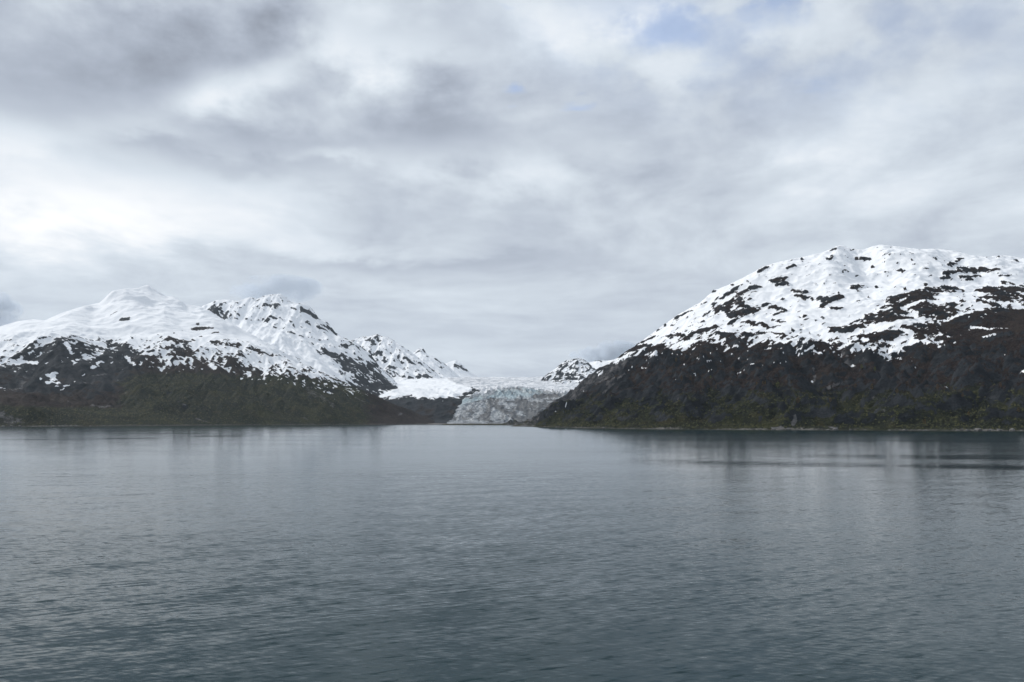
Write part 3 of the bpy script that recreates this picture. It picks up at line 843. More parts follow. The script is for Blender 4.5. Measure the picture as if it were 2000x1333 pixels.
far_mountain('pointed snowy peak streaked with rock, directly behind the craggy mountain',
             [(680, 668), (700, 660), (713, 657), (722, 657), (730, 655), (737, 652), (743, 656), (758, 659), (772, 667), (790, 679), (807, 691), (825, 705), (845, 722), (862, 738)],
             lambda p: float(np.interp(p, [680, 760, 870], [10400, 10300, 9800])),
             {700: [(690, 9900), (720, 9400)], 760: [(690, 9850), (715, 9500), (735, 9200), (752, 8800)], 820: [(722, 9600), (740, 9200), (752, 8800)], 870: [(744, 9500), (750, 9000)]},
             200, 1200, 10.0, 231,
             [(400, 170, 470, 230, 16), (490, 160, 520, 200, 14), (450, 350, 540, 330, 15), (540, 330, 590, 430, 14), (730, 370, 760, 440, 14), (800, 390, 920, 450, 13), (620, 490, 690, 500, 14), (700, 550, 800, 590, 18), (870, 620, 940, 590, 14),
              (960, 600, 1090, 590, 20), (560, 520, 690, 600, 14), (980, 450, 1010, 470, 8), (1110, 610, 1180, 620, 10), (800, 510, 10)],
             [], *s3, snow_bias=0.0, amp=26.0, gl=210.0, ang=-42)
far_mountain('small sharp snow pyramid farther back, right of the streaked peak',
             [(790, 694), (806, 690), (814, 684), (819, 680), (823, 679), (828, 682), (835, 693), (848, 697), (863, 707), (870, 712), (885, 724), (900, 738)],
             lambda p: 12000.0,
             {800: [(710, 11600), (735, 11000)], 830: [(705, 11600), (725, 11200), (745, 10500)], 870: [(730, 11500), (746, 10700)]},
             200, 1200, 12.0, 251,
             [(930, 330, 970, 300, 7), (1010, 300, 1030, 330, 6), (1060, 365, 8), (1150, 400, 1215, 440, 11), (1220, 490, 12), (1240, 575, 8)], [], *s3, snow_bias=0.05, amp=18.0, ang=-35)
far_mountain('low rounded snow peak with blue rock face beside the glacier head',
             [(862, 716), (872, 710), (881, 706), (890, 704), (900, 709), (912, 721), (920, 729), (930, 734), (940, 740), (952, 745)],
             lambda p: 12600.0,
             {880: [(725, 12200), (745, 11400)], 910: [(735, 12200), (747, 11400)]},
             200, 1200, 12.0, 261, [(1380, 480, 1440, 490, 16), (1440, 500, 1500, 530, 12)], [], *s3, snow_bias=0.1, amp=14.0, ang=-35)
far_mountain('dark rock and snow peak right of the glacier head, half hidden by the near slope',
             [(1046, 750), (1054, 745), (1062, 736), (1070, 730), (1082, 722), (1096, 710), (1106, 704), (1118, 702), (1130, 700), (1142, 703), (1150, 709), (1160, 719), (1175, 728), (1190, 736)],
             lambda p: 9600.0,
             {1060: [(748, 9300)], 1100: [(730, 9300), (743, 9000), (752, 8500)], 1140: [(725, 9250), (740, 8900), (755, 8400)], 1180: [(742, 9200), (752, 8800)], 1230: [(740, 9300)]},
             150, 1200, 9.0, 271,
             [(1035, 470, 1130, 410, 11), (1060, 465, 1110, 450, 10), (1170, 440, 1220, 400, 20), (1210, 450, 1290, 430, 20), (1230, 330, 1270, 310, 13), (1300, 400, 1400, 400, 15), (1330, 440, 1380, 440, 14), (1390, 290, 10), (1320, 330, 14), (1385, 350, 10), (1500, 300, 1545, 345, 6), (1270, 275, 7)],
             [(1150, 430, 1180, 380, 6)], *s4, snow_bias=-0.16, amp=24.0, gl=180.0, ang=30)
far_mountain('white ridge with a few rocks rising behind the rock and snow peak',
             [(1128, 718), (1145, 710), (1158, 706), (1170, 704), (1186, 705), (1210, 700), (1240, 692), (1280, 686)],
             lambda p: 11200.0,
             {1150: [(722, 10900), (745, 10300)], 1200: [(715, 10800), (742, 10200)], 1260: [(710, 10800), (740, 10200)]},
             150, 1200, 12.0, 281, [(1555, 260, 1590, 250, 10), (1630, 280, 8), (1670, 275, 8), (1650, 330, 1690, 310, 8), (1700, 290, 6)], [], *s4, snow_bias=0.12, amp=18.0, ang=25)

# ================================================================== glacier valley floor: bench, cliff, ice
xs = np.arange(-1750, 1150, 7.5)
ys = np.concatenate([np.arange(5700, 9300, 7.5), np.arange(9300, 11400, 25)])
GC = []
for p, l in {
    700: [(815, 6300), (795, 6900), (770, 7700)],
    790: [(826, 6150), (800, 6700), (775, 7150), (764, 7450), (752, 8100), (745, 8700)],
    850: [(827, 6150), (805, 6650), (778, 7050), (767, 7350), (752, 8000), (742, 8600), (741, 9500)],
    895: [(827, 6120), (812, 6500), (790, 6900), (770, 7350), (752, 8000), (742, 8700), (741, 9800)],
    930: [(827, 6100), (810, 6500), (790, 6900), (768, 7350), (757, 7700), (746, 8500), (741, 9800)],
    980: [(827, 6080), (805, 6550), (785, 7000), (772, 7300), (757, 7520), (751, 8000), (744, 9000), (741, 10200)],
    1020: [(827, 6080), (808, 6550), (788, 7000), (772, 7300), (758, 7550), (752, 8000), (745, 9000), (742, 10200)],
    1060: [(827, 6080), (805, 6550), (785, 6950), (768, 7350), (757, 7800), (749, 8600), (744, 9800)],
    1120: [(790, 6700), (765, 7300), (755, 7900), (748, 8800), (744, 9800)],
}.items():
    for q, D in l: GC.append(P(p, q, D))
for p in (760, 850, 930, 1000, 1060): GC.append((5850 * (p - 1000) / FPX, 5850, -1.0))
G = Terrain(xs, ys, GC, 1e-3)
G.proj()
# which ground is ice: right of a line down from the bench to the terminus
GL = np.array([(5900, 872), (6200, 876), (6500, 886), (6900, 898), (7200, 912), (7450, 934), (7700, 925), (8000, 900), (8500, 880), (11500, 840)], float)
edge_px = np.interp(G.Y, GL[:, 0], GL[:, 1]) + fbm(G.X / 160, G.Y / 160, 311, 3) * 10
ice = sstep(G.px - edge_px, -4, 6)
icefall = np.exp(-((G.Y - 7380) / 260) ** 2) * ice
rough = ice * (0.25 + 0.75 * sstep(-G.Y, -7700, -7450))
ser = ridged(G.X / 55 + fbm(G.X / 300, G.Y / 300, 5, 2), G.Y / 90, 401, 4, 0.6)
fanx = G.X / (1 + (7450 - G.Y) * 0.0006)
flow = ridged((fanx + fbm(G.X / 300, G.Y / 300, 12, 2) * 90) / 60, G.Y / 520, 411, 5, 0.6)
G.Z = G.Z + rough * ((ser - 0.4) * 16 + (flow - 0.4) * 26) * sstep(G.Z, 2, 30) + icefall * (ser - 0.45) * 14
G.Z = G.Z + fbm(G.X / 170, G.Y / 260, 427, 4, 0.55) * 16 * sstep(G.Y, 7500, 8300)
G.Z = G.Z + (1 - ice) * ((ridged(G.X / 260, G.Y / 260, 421, 5) - 0.4) * 42 * sstep(G.Z, 4, 60) * (1 - 0.7 * sstep(G.Y, 7400, 7900)))
G.proj()
wobG = fbm(G.X / 50, G.Y / 50, 431, 4, 0.6) * 0.9
# ice character: 0 clean snow on top, 1 broken blue ice; moraine cover
line = [(770, 775), (800, 772), (835, 778), (870, 776), (905, 772), (940, 772), (1000, 790)]
lp = np.array([G.pick(*q) for q in line]); lp = lp[np.argsort(lp[:, 0])]
zl = np.interp(G.X, lp[:, 0], lp[:, 2])
spG = stretched(G, 441, 70, 30, 8, 4)
S = 0.5 + 0.4 * np.tanh((G.Z - zl + spG * 60) / 30.0) - np.clip(spG - 0.25, 0, 1) * 1.0
S = S - G.strokes([(370, 480, 400, 560, 22), (330, 580, 400, 570, 18), (400, 520, 440, 550, 16), (300, 590, 14)], *s4, wob=wobG) * 0.9
Y0 = np.interp(G.px, [890, 940, 975, 1010, 1045, 1080, 1120], [7100, 7200, 7430, 7520, 7470, 7300, 7150]) + fbm(G.X / 60, G.Y / 200, 471, 4) * 160
G_snow = np.where(ice > 0.5, 0.15 + 0.8 * sstep(G.Y - Y0, -60, 150) + 0.25 * spG, S)
moraine = np.maximum(0, G.strokes([(540, 640, 545, 700, 18), (540, 700, 500, 790, 20), (600, 650, 590, 700, 12), (640, 730, 760, 800, 26), (760, 790, 860, 850, 30), (840, 680, 1060, 690, 40), (880, 740, 1050, 760, 30), (720, 660, 880, 655, 10),
                                   (900, 790, 1000, 800, 26), (1000, 620, 1200, 600, 20), (1090, 650, 1180, 640, 18), (480, 800, 540, 860, 20), (860, 720, 1040, 790, 60), (900, 830, 1000, 830, 30)], *s4, wob=wobG))
bare = G.strokes([(900, 735, 970, 738, 12), (940, 690, 10), (1040, 640, 1090, 630, 12), (880, 740, 10), (720, 800, 740, 860, 14), (600, 800, 560, 840, 16), (830, 620, 900, 635, 8), (820, 790, 10)], *s4, wob=wobG)
blueice = G.strokes([(640, 580, 760, 600, 34), (760, 570, 980, 590, 34), (880, 540, 1000, 560, 18), (260, 660, 420, 640, 36), (560, 620, 640, 600, 26), (1000, 560, 1040, 580, 14)], *s4, wob=wobG)
mor = np.clip(0.28 + moraine * 1.1 - bare * 0.8 + 0.15 * sstep(-G.Z, -120, -20) + fbm(G.X / 120, G.Y / 120, 451, 3) * 0.25, 0, 1) * (1 - sstep(G.Y, 7500, 7650))

gm_, k, pr = new_mat('glacier_ice')
pos = k.n.new('ShaderNodeNewGeometry').outputs['Position']
nf = k.noise(pos, 0.06, 5.0, 0.62); nv = k.noise(pos, 0.17, 4.0, 0.65); nc = k.noise(pos, 0.014, 4.0, 0.5)
fx, fy, fz = k.sep(pos)
fan = k.m('DIVIDE', fx, k.add(1.0, k.mul(k.sub(7450.0, fy), 0.0006)))      # the flow spreads towards the snout
streak = k.noise(k.comb(k.mul(k.add(fan, k.mul(k.sub(nc, 0.5), 160.0)), 0.035), k.mul(fy, 0.0035), k.mul(fz, 0.006)), 1.0, 5.0, 0.68)
icec = k.mix(k.step(nf, 0.35, 0.65), (0.13, 0.15, 0.17), (0.47, 0.49, 0.51))
icec = k.mix(k.mul(k.attr('blue'), 0.55), icec, k.mix(k.step(nv, 0.35, 0.65), (0.24, 0.37, 0.42), (0.52, 0.66, 0.70)))
dirt = k.mix(nv, (0.030, 0.034, 0.040), (0.105, 0.110, 0.118))
dm = k.step(k.add(k.attr('moraine'), k.mul(k.sub(streak, 0.5), 2.2), k.mul(k.sub(nf, 0.5), 0.8)), 0.25, 0.65)
icec = k.mix(dm, icec, dirt)
sn_ = k.step(k.add(k.attr('snow'), k.mul(k.sub(nf, 0.5), 0.35), k.mul(k.sub(streak, 0.5), 0.25)), 0.55, 0.72)
lines = k.noise(k.comb(k.mul(fx, 0.012), k.mul(fy, 0.006), 1.0), 1.0, 6.0, 0.70)
icec = k.mix(sn_, icec, k.mix(k.step(lines, 0.42, 0.60), (0.80, 0.81, 0.835), (0.40, 0.43, 0.47)))
k.link(icec, pr.inputs['Base Color'])
pr.inputs['Roughness'].default_value = 0.6
k.link(k.bump(k.add(k.mul(nf, 14.0), k.mul(nv, 4.0), k.mul(streak, 9.0)), 1.0, 0.8), pr.inputs['Normal'])

keep_ice = ice > 0.5
gb = bpy.data.objects.new('glacier', None); scene.collection.objects.link(gb)
gb.location = (0, 0, 0)
tag(gb, 'glacier of snow and blue ice tumbling down the valley to the water', 'glacier', kind='thing')
dil = keep_ice.copy(); dil[1:] |= keep_ice[:-1]; dil[:-1] |= keep_ice[1:]; dil[:, 1:] |= keep_ice[:, :-1]; dil[:, :-1] |= keep_ice[:, 1:]
ga = {'snow': G_snow, 'moraine': mor, 'blue': blueice}
j1 = int(np.searchsorted(ys, 7180)); j2 = int(np.searchsorted(ys, 7620))
row = np.arange(len(ys))[:, None] * np.ones((1, len(xs)))
for nm, lb, mk in (('snowfield', 'white snow covered upper ice', row >= j2), ('icefall', 'steep broken blue ice', (row >= j1) & (row <= j2)), ('ice_tongue', 'dirty debris streaked lower ice', row <= j1)):
    ob = grid_object(nm, G, gm_, ga, keep=dil & mk)
    ob.parent = gb; ob['label'] = lb
cliff = grid_object('cliff', G, MAT_FAR, {'snow': G_snow, 'veg': 0.35 + fbm(G.X / 90, G.Y / 90, 461, 3) * 0.4 - sstep(G.Z, 150, 260) * 0.3, 'green': np.full_like(G.X, 0.1),
                                          'scree': 0.22 + 0.15 * sstep(-G.Z, -60, 0) + fbm(G.X / 90, G.Y / 90, 463, 3) * 0.3, 'shore': np.zeros_like(G.X)},
                    keep=~keep_ice | (dil & ~keep_ice))
tag(cliff, 'grey rock cliff topped by a flat snow bench, left of the glacier', 'cliff', kind='structure')

# ================================================================== outwash beach and wooded spit
bm_, k, pr = new_mat('beach_gravel')
pos = k.n.new('ShaderNodeNewGeometry').outputs['Position']
n1 = k.noise(pos, 0.02, 5.0, 0.6); n2 = k.noise(pos, 0.2, 3.0, 0.6)
k.link(k.mix(k.step(n1, 0.35, 0.65), k.mix(n2, (0.08, 0.075, 0.07), (0.16, 0.145, 0.13)), k.mix(n2, (0.13, 0.11, 0.09), (0.24, 0.215, 0.19))), pr.inputs['Base Color'])
pr.inputs['Roughness'].default_value = 0.9
xs = np.arange(-1500, 420, 12.0); ys = np.arange(5200, 6500, 12.0)
B = Terrain(xs, ys, [(-1500, 5200, -6), (420, 5200, -6), (420, 6500, 6), (-1500, 6500, 8)])
shore_y = np.interp(B.X, [-1500, -1150, -900, -700, -450, -100, 420], [4900, 5250, 5500, 5700, 5850, 5850, 5700]) + fbm(B.X / 250, B.X * 0 + 3.3, 7, 3) * 60
B.Z = np.clip((B.Y - shore_y) / 40.0, -6, 3.0) + fbm(B.X / 90, B.Y / 90, 9, 3) * 0.8 + sstep(B.Y, 6000, 6400) * 4
bo = grid_object('beach', B, bm_, {}, zmin=-3)
tag(bo, 'low grey gravel flat in front of the glacier terminus', 'beach', kind='structure')

xs = np.arange(-420, 230, 6.0); ys = np.arange(4380, 5150, 6.0)
Sp = Terrain(xs, ys, [(-420, 4380, -4), (230, 4380, -4), (230, 5150, -4), (-420, 5150, -4)])
d = np.abs(Sp.Y - (4760 - 0.10 * Sp.X)) / np.interp(Sp.X, [-420, -330, -100, 100, 230], [15, 60, 120, 190, 260])
Sp.Z = 6.5 * (1 - sstep(d, 0.3, 1.15)) - 2.5 + fbm(Sp.X / 60, Sp.Y / 60, 21, 3) * 1.4 + fbm(Sp.X / 25, Sp.Y / 25, 22, 2) * 0.8
one = np.ones_like(Sp.X)
so = grid_object('spit', Sp, MAT_NEAR, {'snow': one * -0.2, 'veg': one * 0.9, 'green': one * 0.7, 'scree': one * 0, 'shore': one * 0.25}, zmin=-2)
tag(so, 'low dark wooded spit reaching from the right shore before the glacier', 'spit', kind='structure')

# ================================================================== brush and trees
def leaf_material(name, c0, c1):
    m, k, pr = new_mat(name)
    pos = k.n.new('ShaderNodeNewGeometry').outputs['Position']
    n = k.noise(pos, 0.25, 3.0, 0.6)
    n2 = k.noise(pos, 0.018, 3.0, 0.55)
    t = k.add(k.mul(k.attr('tint'), 0.6), k.mul(n, 0.4), k.mul(k.sub(n2, 0.5), 0.5))
    k.link(k.mix(k.step(t, 0.25, 0.85), c0, c1), pr.inputs['Base Color'])
    pr.inputs['Roughness'].default_value = 0.8
    pr.inputs['Specular IOR Level'].default_value = 0.1
    return m


OCT_V = np.array([(1, 0, 0), (0.31, 0.95, 0), (-0.81, 0.59, 0), (-0.81, -0.59, 0), (0.31, -0.95, 0), (0, 0, 1.0)], float)
OCT_F = np.array([(0, 1, 5), (1, 2, 5), (2, 3, 5), (3, 4, 5), (4, 0, 5)])


def brush(name, T, mask, n, smin, smax, mat, rng, label):
    """uneven low bushes scattered over the masked ground, one mass"""
    pr_ = (mask / mask.sum()).ravel()
    idx = rng.choice(len(pr_), n, p=pr_)
    cx_ = T.X.ravel()[idx] + rng.uniform(-4, 4, n); cy_2 = T.Y.ravel()[idx] + rng.uniform(-4, 4, n)
    cz = T.Z.ravel()[idx]
    r = rng.uniform(smin, smax, n)
    rot = rng.uniform(0, 6.28, n)
    V = np.repeat(OCT_V[None], n, 0) * rng.uniform(0.6, 1.35, (n, 6, 1))
    vx = V[:, :, 0] * np.cos(rot)[:, None] - V[:, :, 1] * np.sin(rot)[:, None]
    vy = V[:, :, 0] * np.sin(rot)[:, None] + V[:, :, 1] * np.cos(rot)[:, None]
    co = np.stack([vx * r[:, None] + cx_[:, None], vy * r[:, None] + cy_2[:, None], V[:, :, 2] * r[:, None] * rng.uniform(0.8, 1.7, n)[:, None] + cz[:, None] - 0.6], -1).reshape(-1, 3)
    f = (OCT_F[None] + (np.arange(n) * 6)[:, None, None]).reshape(-1, 3).astype(np.int32)
    me = bpy.data.meshes.new(name)
    me.vertices.add(len(co)); me.vertices.foreach_set('co', co.astype(np.float32).ravel())
    me.loops.add(len(f) * 3); me.loops.foreach_set('vertex_index', f.ravel())
    me.polygons.add(len(f)); me.polygons.foreach_set('loop_start', np.arange(0, len(f) * 3, 3, dtype=np.int32))
    me.update(calc_edges=True)
    at = me.attributes.new('tint', 'FLOAT', 'POINT')
    at.data.foreach_set('value', np.repeat(rng.uniform(0, 1, n), 6).astype(np.float32))
    me.materials.append(mat)
    o = bpy.data.objects.new(name, me); scene.collection.objects.link(o)
    tag(o, label, 'brush', kind='stuff')
    return o


rng = np.random.default_rng(4)
GREEN_LEAF = leaf_material('green_brush', (0.009, 0.012, 0.007), (0.060, 0.060, 0.022))
BROWN_LEAF = leaf_material('bare_brush', (0.010, 0.008, 0.009), (0.038, 0.026, 0.022))
vis = (R.px > 1030) & (R.px < 2080) & (R.Z > 5)
gmask = sstep(R_green, 0.35, 0.65) * sstep(R_veg, 0.4, 0.65) * vis * (1 - sstep(R_snow, 0.3, 0.45)) * (1 - sstep(R_scree, 0.3, 0.5)) + 1e-12
bmask = (1 - sstep(R_green, 0.35, 0.65)) * sstep(R_veg, 0.4, 0.65) * vis * (1 - sstep(R_snow, 0.3, 0.45)) * (1 - sstep(R_scree, 0.3, 0.5)) + 1e-12
brush('green_undergrowth', R, gmask, 16000, 1.6, 4.2, GREEN_LEAF, rng, 'olive green brush covering the low benches of the right slope')
brush('bare_undergrowth', R, bmask, 12000, 1.6, 3.8, BROWN_LEAF, rng, 'leafless brown brush below the snow line of the right slope')
visl = (Lm.px > -40) & (Lm.px < 800) & (Lm.Z > 5) & (Lm.Y < 6200)
glm = sstep(L_green, 0.35, 0.65) * sstep(L_veg, 0.4, 0.65) * visl * (1 - sstep(L_snow, 0.3, 0.45)) + 1e-12
brush('hillside_undergrowth', Lm, glm, 14000, 2.2, 5.0, GREEN_LEAF, rng, 'dark green brush on the gullied slope of the left shore')
vsp = (Sp.Z > 1.2) * np.exp(-((Sp.Y - 4740) / 110) ** 2) + 1e-12
brush('spit_undergrowth', Sp, vsp, 2200, 1.8, 4.0, GREEN_LEAF, rng, 'dark brush along the low spit before the glacier')

bark_m, k, pr = new_mat('bark')
k.link((0.05, 0.042, 0.036), pr.inputs['Base Color'])
pr.inputs['Roughness'].default_value = 0.9


def make_tree(kind, h, mat, seed):
    r_ = random.Random(seed)
    root_v, root_f = [], []
    n = 6
    for j, (t, rr) in enumerate(((0, 0.022), (0.45, 0.014), (0.92, 0.004))):
        ox, oy = r_.uniform(-.012, .012) * h * (j > 0), r_.uniform(-.012, .012) * h * (j > 0)
        for i in range(n):
            a = 6.2832 * i / n
            root_v.append((ox + math.cos(a) * rr * h, oy + math.sin(a) * rr * h, t * h - (0.8 if j == 0 else 0)))
    for j in range(2):
        for i in range(n):
            root_f.append((j * n + i, j * n + (i + 1) % n, (j + 1) * n + (i + 1) % n, (j + 1) * n + i))
    for q in range(7):      # limbs
        t = r_.uniform(0.28, 0.75); a = r_.uniform(0, 6.28); L = h * (0.22 if kind == 'broad' else 0.15) * (1.15 - t)
        b = len(root_v); w = 0.006 * h
        c, s_ = math.cos(a), math.sin(a)
        up = L * (0.8 if kind == 'broad' else -0.1)
        root_v += [(-s_ * w, c * w, t * h), (s_ * w, -c * w, t * h), (0, 0, t * h + 2 * w), (c * L, s_ * L, t * h + up)]
        root_f += [(b, b + 1, b + 3), (b + 1, b + 2, b + 3), (b + 2, b, b + 3)]
    cv, cf, ct = [], [], []
    m_ = 150 if kind == 'broad' else 190
    for q in range(m_):
        t = r_.random()
        if kind == 'broad':
            z = 0.22 + 0.78 * t
            rad = 0.21 * math.sin(math.pi * min(1, 0.12 + 0.88 * t)) ** 0.7 * (0.75 + 0.5 * r_.random())
        else:
            t = t ** 1.5
            z = 0.08 + 0.92 * t
            rad = 0.19 * (1 - t) * (0.55 + 0.45 * abs(math.sin(t * 26))) + 0.012
        a = r_.uniform(0, 6.2832); rr = rad * math.sqrt(r_.uniform(0.25, 1))
        px_, py_, pz_ = math.cos(a) * rr * h, math.sin(a) * rr * h, z * h
        s_ = h * (0.045 if kind == 'broad' else 0.040) * r_.uniform(0.6, 1.3)
        b = len(cv); tt = r_.random()
        for _ in range(4):
            cv.append((px_ + r_.gauss(0, s_), py_ + r_.gauss(0, s_), pz_ + r_.gauss(0, s_ * 0.8))); ct.append(tt)
        cf += [(b, b + 1, b + 2), (b + 1, b + 2, b + 3), (b, b + 2, b + 3)]
    return (root_v, root_f), (cv, cf, ct)


def tree_proto(name, kind, h, mat, seed):
    (tv, tf), (cv, cf, ct) = make_tree(kind, h, mat, seed)
    a = bpy.data.meshes.new('trunk'); a.from_pydata(tv, [], tf); a.materials.append(bark_m)
    b = bpy.data.meshes.new('crown'); b.from_pydata(cv, [], cf); b.materials.append(mat)
    at = b.attributes.new('tint', 'FLOAT', 'POINT'); at.data.foreach_set('value', np.array(ct, np.float32))
    return a, b


YEL = leaf_material('leaf_yellow', (0.055, 0.040, 0.014), (0.17, 0.115, 0.035))
LIME = leaf_material('leaf_lime', (0.045, 0.052, 0.014), (0.15, 0.16, 0.04))
OCH = leaf_material('leaf_ochre', (0.050, 0.032, 0.016), (0.13, 0.078, 0.034))
DRK = leaf_material('leaf_spruce', (0.008, 0.012, 0.009), (0.022, 0.030, 0.018))
PROTO = {}
for key, mat in (('y', YEL), ('l', LIME), ('o', OCH)):
    PROTO[key] = [tree_proto('cottonwood_tree', 'broad', 1.0, mat, 10 + i) for i in range(3)]
PROTO['d'] = [tree_proto('spruce_tree', 'cone', 1.0, DRK, 30 + i) for i in range(3)]


def plant(pt, key, h, label, group, seed):
    r_ = random.Random(seed)
    nm = 'spruce_tree' if key == 'd' else 'cottonwood_tree'
    o = bpy.data.objects.new(nm, None); scene.collection.objects.link(o)
    o.location = tuple(pt); o.rotation_euler = (0, 0, r_.uniform(0, 6.28))
    o.scale = (h * r_.uniform(0.85, 1.2), h * r_.uniform(0.85, 1.2), h)
    tr, cr = PROTO[key][seed % 3]
    for n_, m_ in (('trunk', tr), ('crown', cr)):
        c = bpy.data.objects.new(n_, m_); scene.collection.objects.link(c); c.parent = o
    tag(o, label, 'tree', group)
    return o


# trees that stand out on the right slope: place in the survey photograph, kind, height in its pixels, label
TREES = [
    ((1322, 710), 'y', 8, 'yellow tree highest and leftmost on the right slope, under the snow'),
    ((1431.5, 727), 'o', 9, 'ochre tree alone among brown brush below the narrow snow gully'),
    ((1350.5, 744), 'o', 9, 'ochre tree, right one of the pair on the dark left spur'),
    ((1332.5, 748), 'o', 10, 'ochre tree, left one of the pair on the dark left spur'),
    ((1400, 761), 'o', 8, 'short ochre tree on the dark flank between the spur pair and the bench'),
    ((1388, 739), 'l', 6, 'small yellow green tree just above the short ochre tree'),
    ((1479, 754), 'y', 6, 'leftmost of three small yellow trees along the middle bench'),
    ((1488.5, 754), 'y', 7, 'middle one of three small yellow trees along the middle bench'),
    ((1497, 752), 'y', 6, 'rightmost of three small yellow trees along the middle bench'),
    ((1518.5, 758), 'l', 11, 'tall yellow green tree left of the two ochre trees on the bench'),
    ((1535, 753), 'o', 8, 'left one of two ochre trees side by side on the bench'),
    ((1546, 753), 'o', 7, 'right one of two ochre trees side by side on the bench'),
    ((1559, 791), 'o', 11, 'ochre tree low on the slope under the bench pair'),
    ((1586, 760), 'o', 8, 'ochre tree directly below the grey rock slide'),
    ((1605.5, 751), 'y', 7, 'yellow tree at the foot of the long scree gully'),
    ((1622, 788), 'y', 9, 'yellow tree between the scree gully and the shore'),
    ((1526, 735), 'd', 8, 'dark spruce above the tall yellow green tree'),
    ((1623.5, 761), 'd', 9, 'dark spruce beside the foot of the scree gully, upper of two'),
    ((1614.5, 772), 'd', 8, 'dark spruce beside the foot of the scree gully, lower of two'),
    ((1730.5, 751), 'l', 11, 'bright lime green tree, the greenest on the right slope'),
    ((1704, 762), 'y', 10, 'yellow tree left of the bright lime green tree'),
    ((1771, 756), 'o', 9, 'ochre tree right of the bright lime green tree'),
    ((1831, 762), 'o', 10, 'ochre tree under the small isolated snow patch'),
    ((1807, 830), 'y', 9, 'yellow tree close above the shore rocks'),
    ((1891, 814), 'y', 9, 'yellow tree low on the far right slope above the water'),
    ((1987, 809), 'y', 9, 'yellow tree low at the right edge of the picture'),
    ((1954, 759), 'o', 9, 'ochre tree below the dark cliff at the far right'),
    ((1750, 771), 'y', 9, 'yellow tree on the rounded green knoll below the lime tree'),
    ((1711, 726), 'l', 8, 'yellow green tree on the ridge right of the scree gully, right of two'),
    ((1684, 722), 'l', 8, 'yellow green tree on the ridge right of the scree gully, left of two'),
    ((1777, 803), 'o', 7, 'small ochre tree midway down the lower slope over the pale outcrop'),
    ((1754.5, 813), 'l', 8, 'small yellow green tree left of the small ochre tree'),
    ((1879, 778), 'o', 8, 'ochre tree in the hollow under the dark cliff'),
    ((1672, 759), 'o', 8, 'ochre tree midway between the scree gully and the lime tree'),
    ((1795, 738), 'd', 8, 'dark spruce under the wide dark rock face'),
    ((1639, 779), 'd', 9, 'dark spruce downslope of the scree gully pair'),
    ((1116, 803), 'd', 8, 'lone dark spruce on the crest of the low spur by the glacier'),
    ((1063, 818), 'd', 8, 'dark spruce at the tip of the low spur'),
]
for i, (q, key, hp, lb) in enumerate(TREES):
    p_ = R.pick(*q)
    plant(p_, key, hp * 1.25 * p_[1] / FPX, lb, 'trees standing out on the right slope', i)
SPITT = [908, 921, 934, 950, 962, 975, 988, 1003, 1016, 1029, 1040]
SPN = ['first spruce from the left', 'second spruce from the left', 'third spruce from the left', 'fourth spruce from the left', 'fifth spruce from the left', 'middle spruce',
       'fifth spruce from the right', 'fourth spruce from the right', 'third spruce from the right', 'second spruce from the right', 'first spruce from the right']
for i, qx in enumerate(SPITT):
    X_ = 4690 * (qx - 1000) / FPX
    j_ = int(np.searchsorted(Sp.ys, 4690 + 20 * math.sin(i * 2.1))); i_ = int(np.searchsorted(Sp.xs, X_))
    plant((Sp.xs[i_], Sp.ys[j_], Sp.Z[j_, i_] - 0.3), 'd', random.Random(i).uniform(6, 13), SPN[i] + ' in the row of dark spruces along the low spit', 'spruces along the spit', i + 50)

# ================================================================== boulders and ledges along the waterline
bm2, k, pr = new_mat('shore_rock')
pos = k.n.new('ShaderNodeNewGeometry').outputs['Position']
n1 = k.noise(pos, 0.35, 5.0, 0.65); n2 = k.noise(pos, 0.08, 3.0, 0.6)
c_ = k.mix(k.step(n1, 0.35, 0.65), (0.05, 0.05, 0.052), (0.20, 0.19, 0.18))
c_ = k.mix(k.step(n2, 0.45, 0.65, 0.0, 0.6), c_, (0.045, 0.042, 0.036))
wz = k.sep(pos)[2]
c_ = k.mix(k.step(k.add(wz, k.mul(k.sub(n1, 0.5), 1.5)), 0.5, 1.6, 0.85, 0.0), c_, (0.022, 0.022, 0.02))
k.link(c_, pr.inputs['Base Color'])
pr.inputs['Roughness'].default_value = 0.85
k.link(k.bump(k.mul(n1, 2.0), 1.0, 0.8), pr.inputs['Normal'])


def boulder(seed, flat):
    """angular block: a box of chipped facets"""
    import bmesh
    r_ = random.Random(seed)
    b = bmesh.new()
    bmesh.ops.create_icosphere(b, subdivisions=2, radius=1.0)
    pl = [(Vector((r_.gauss(0, 1), r_.gauss(0, 1), r_.gauss(0, 0.7))).normalized(), r_.uniform(0.55, 0.85)) for _ in range(9)]
    for v in b.verts:
        for n_, d_ in pl:
            e_ = v.co.dot(n_) - d_
            if e_ > 0: v.co -= n_ * e_
        v.co *= 1 + r_.uniform(-0.05, 0.05)
        v.co.z *= flat
    me = bpy.data.meshes.new('boulder'); b.to_mesh(me); b.free()
    me.materials.append(bm2)
    return me


BM = [boulder(i, f) for i, f in enumerate((0.55, 0.75, 0.95, 0.5))]
ORD = ['first', 'second', 'third', 'fourth', 'fifth', 'sixth', 'seventh', 'eighth', 'ninth', 'tenth', 'eleventh', 'twelfth', 'thirteenth', 'fourteenth', 'fifteenth', 'sixteenth', 'seventeenth', 'eighteenth',
       'nineteenth', 'twentieth', 'twenty-first', 'twenty-second', 'twenty-third', 'twenty-fourth', 'twenty-fifth', 'twenty-sixth']


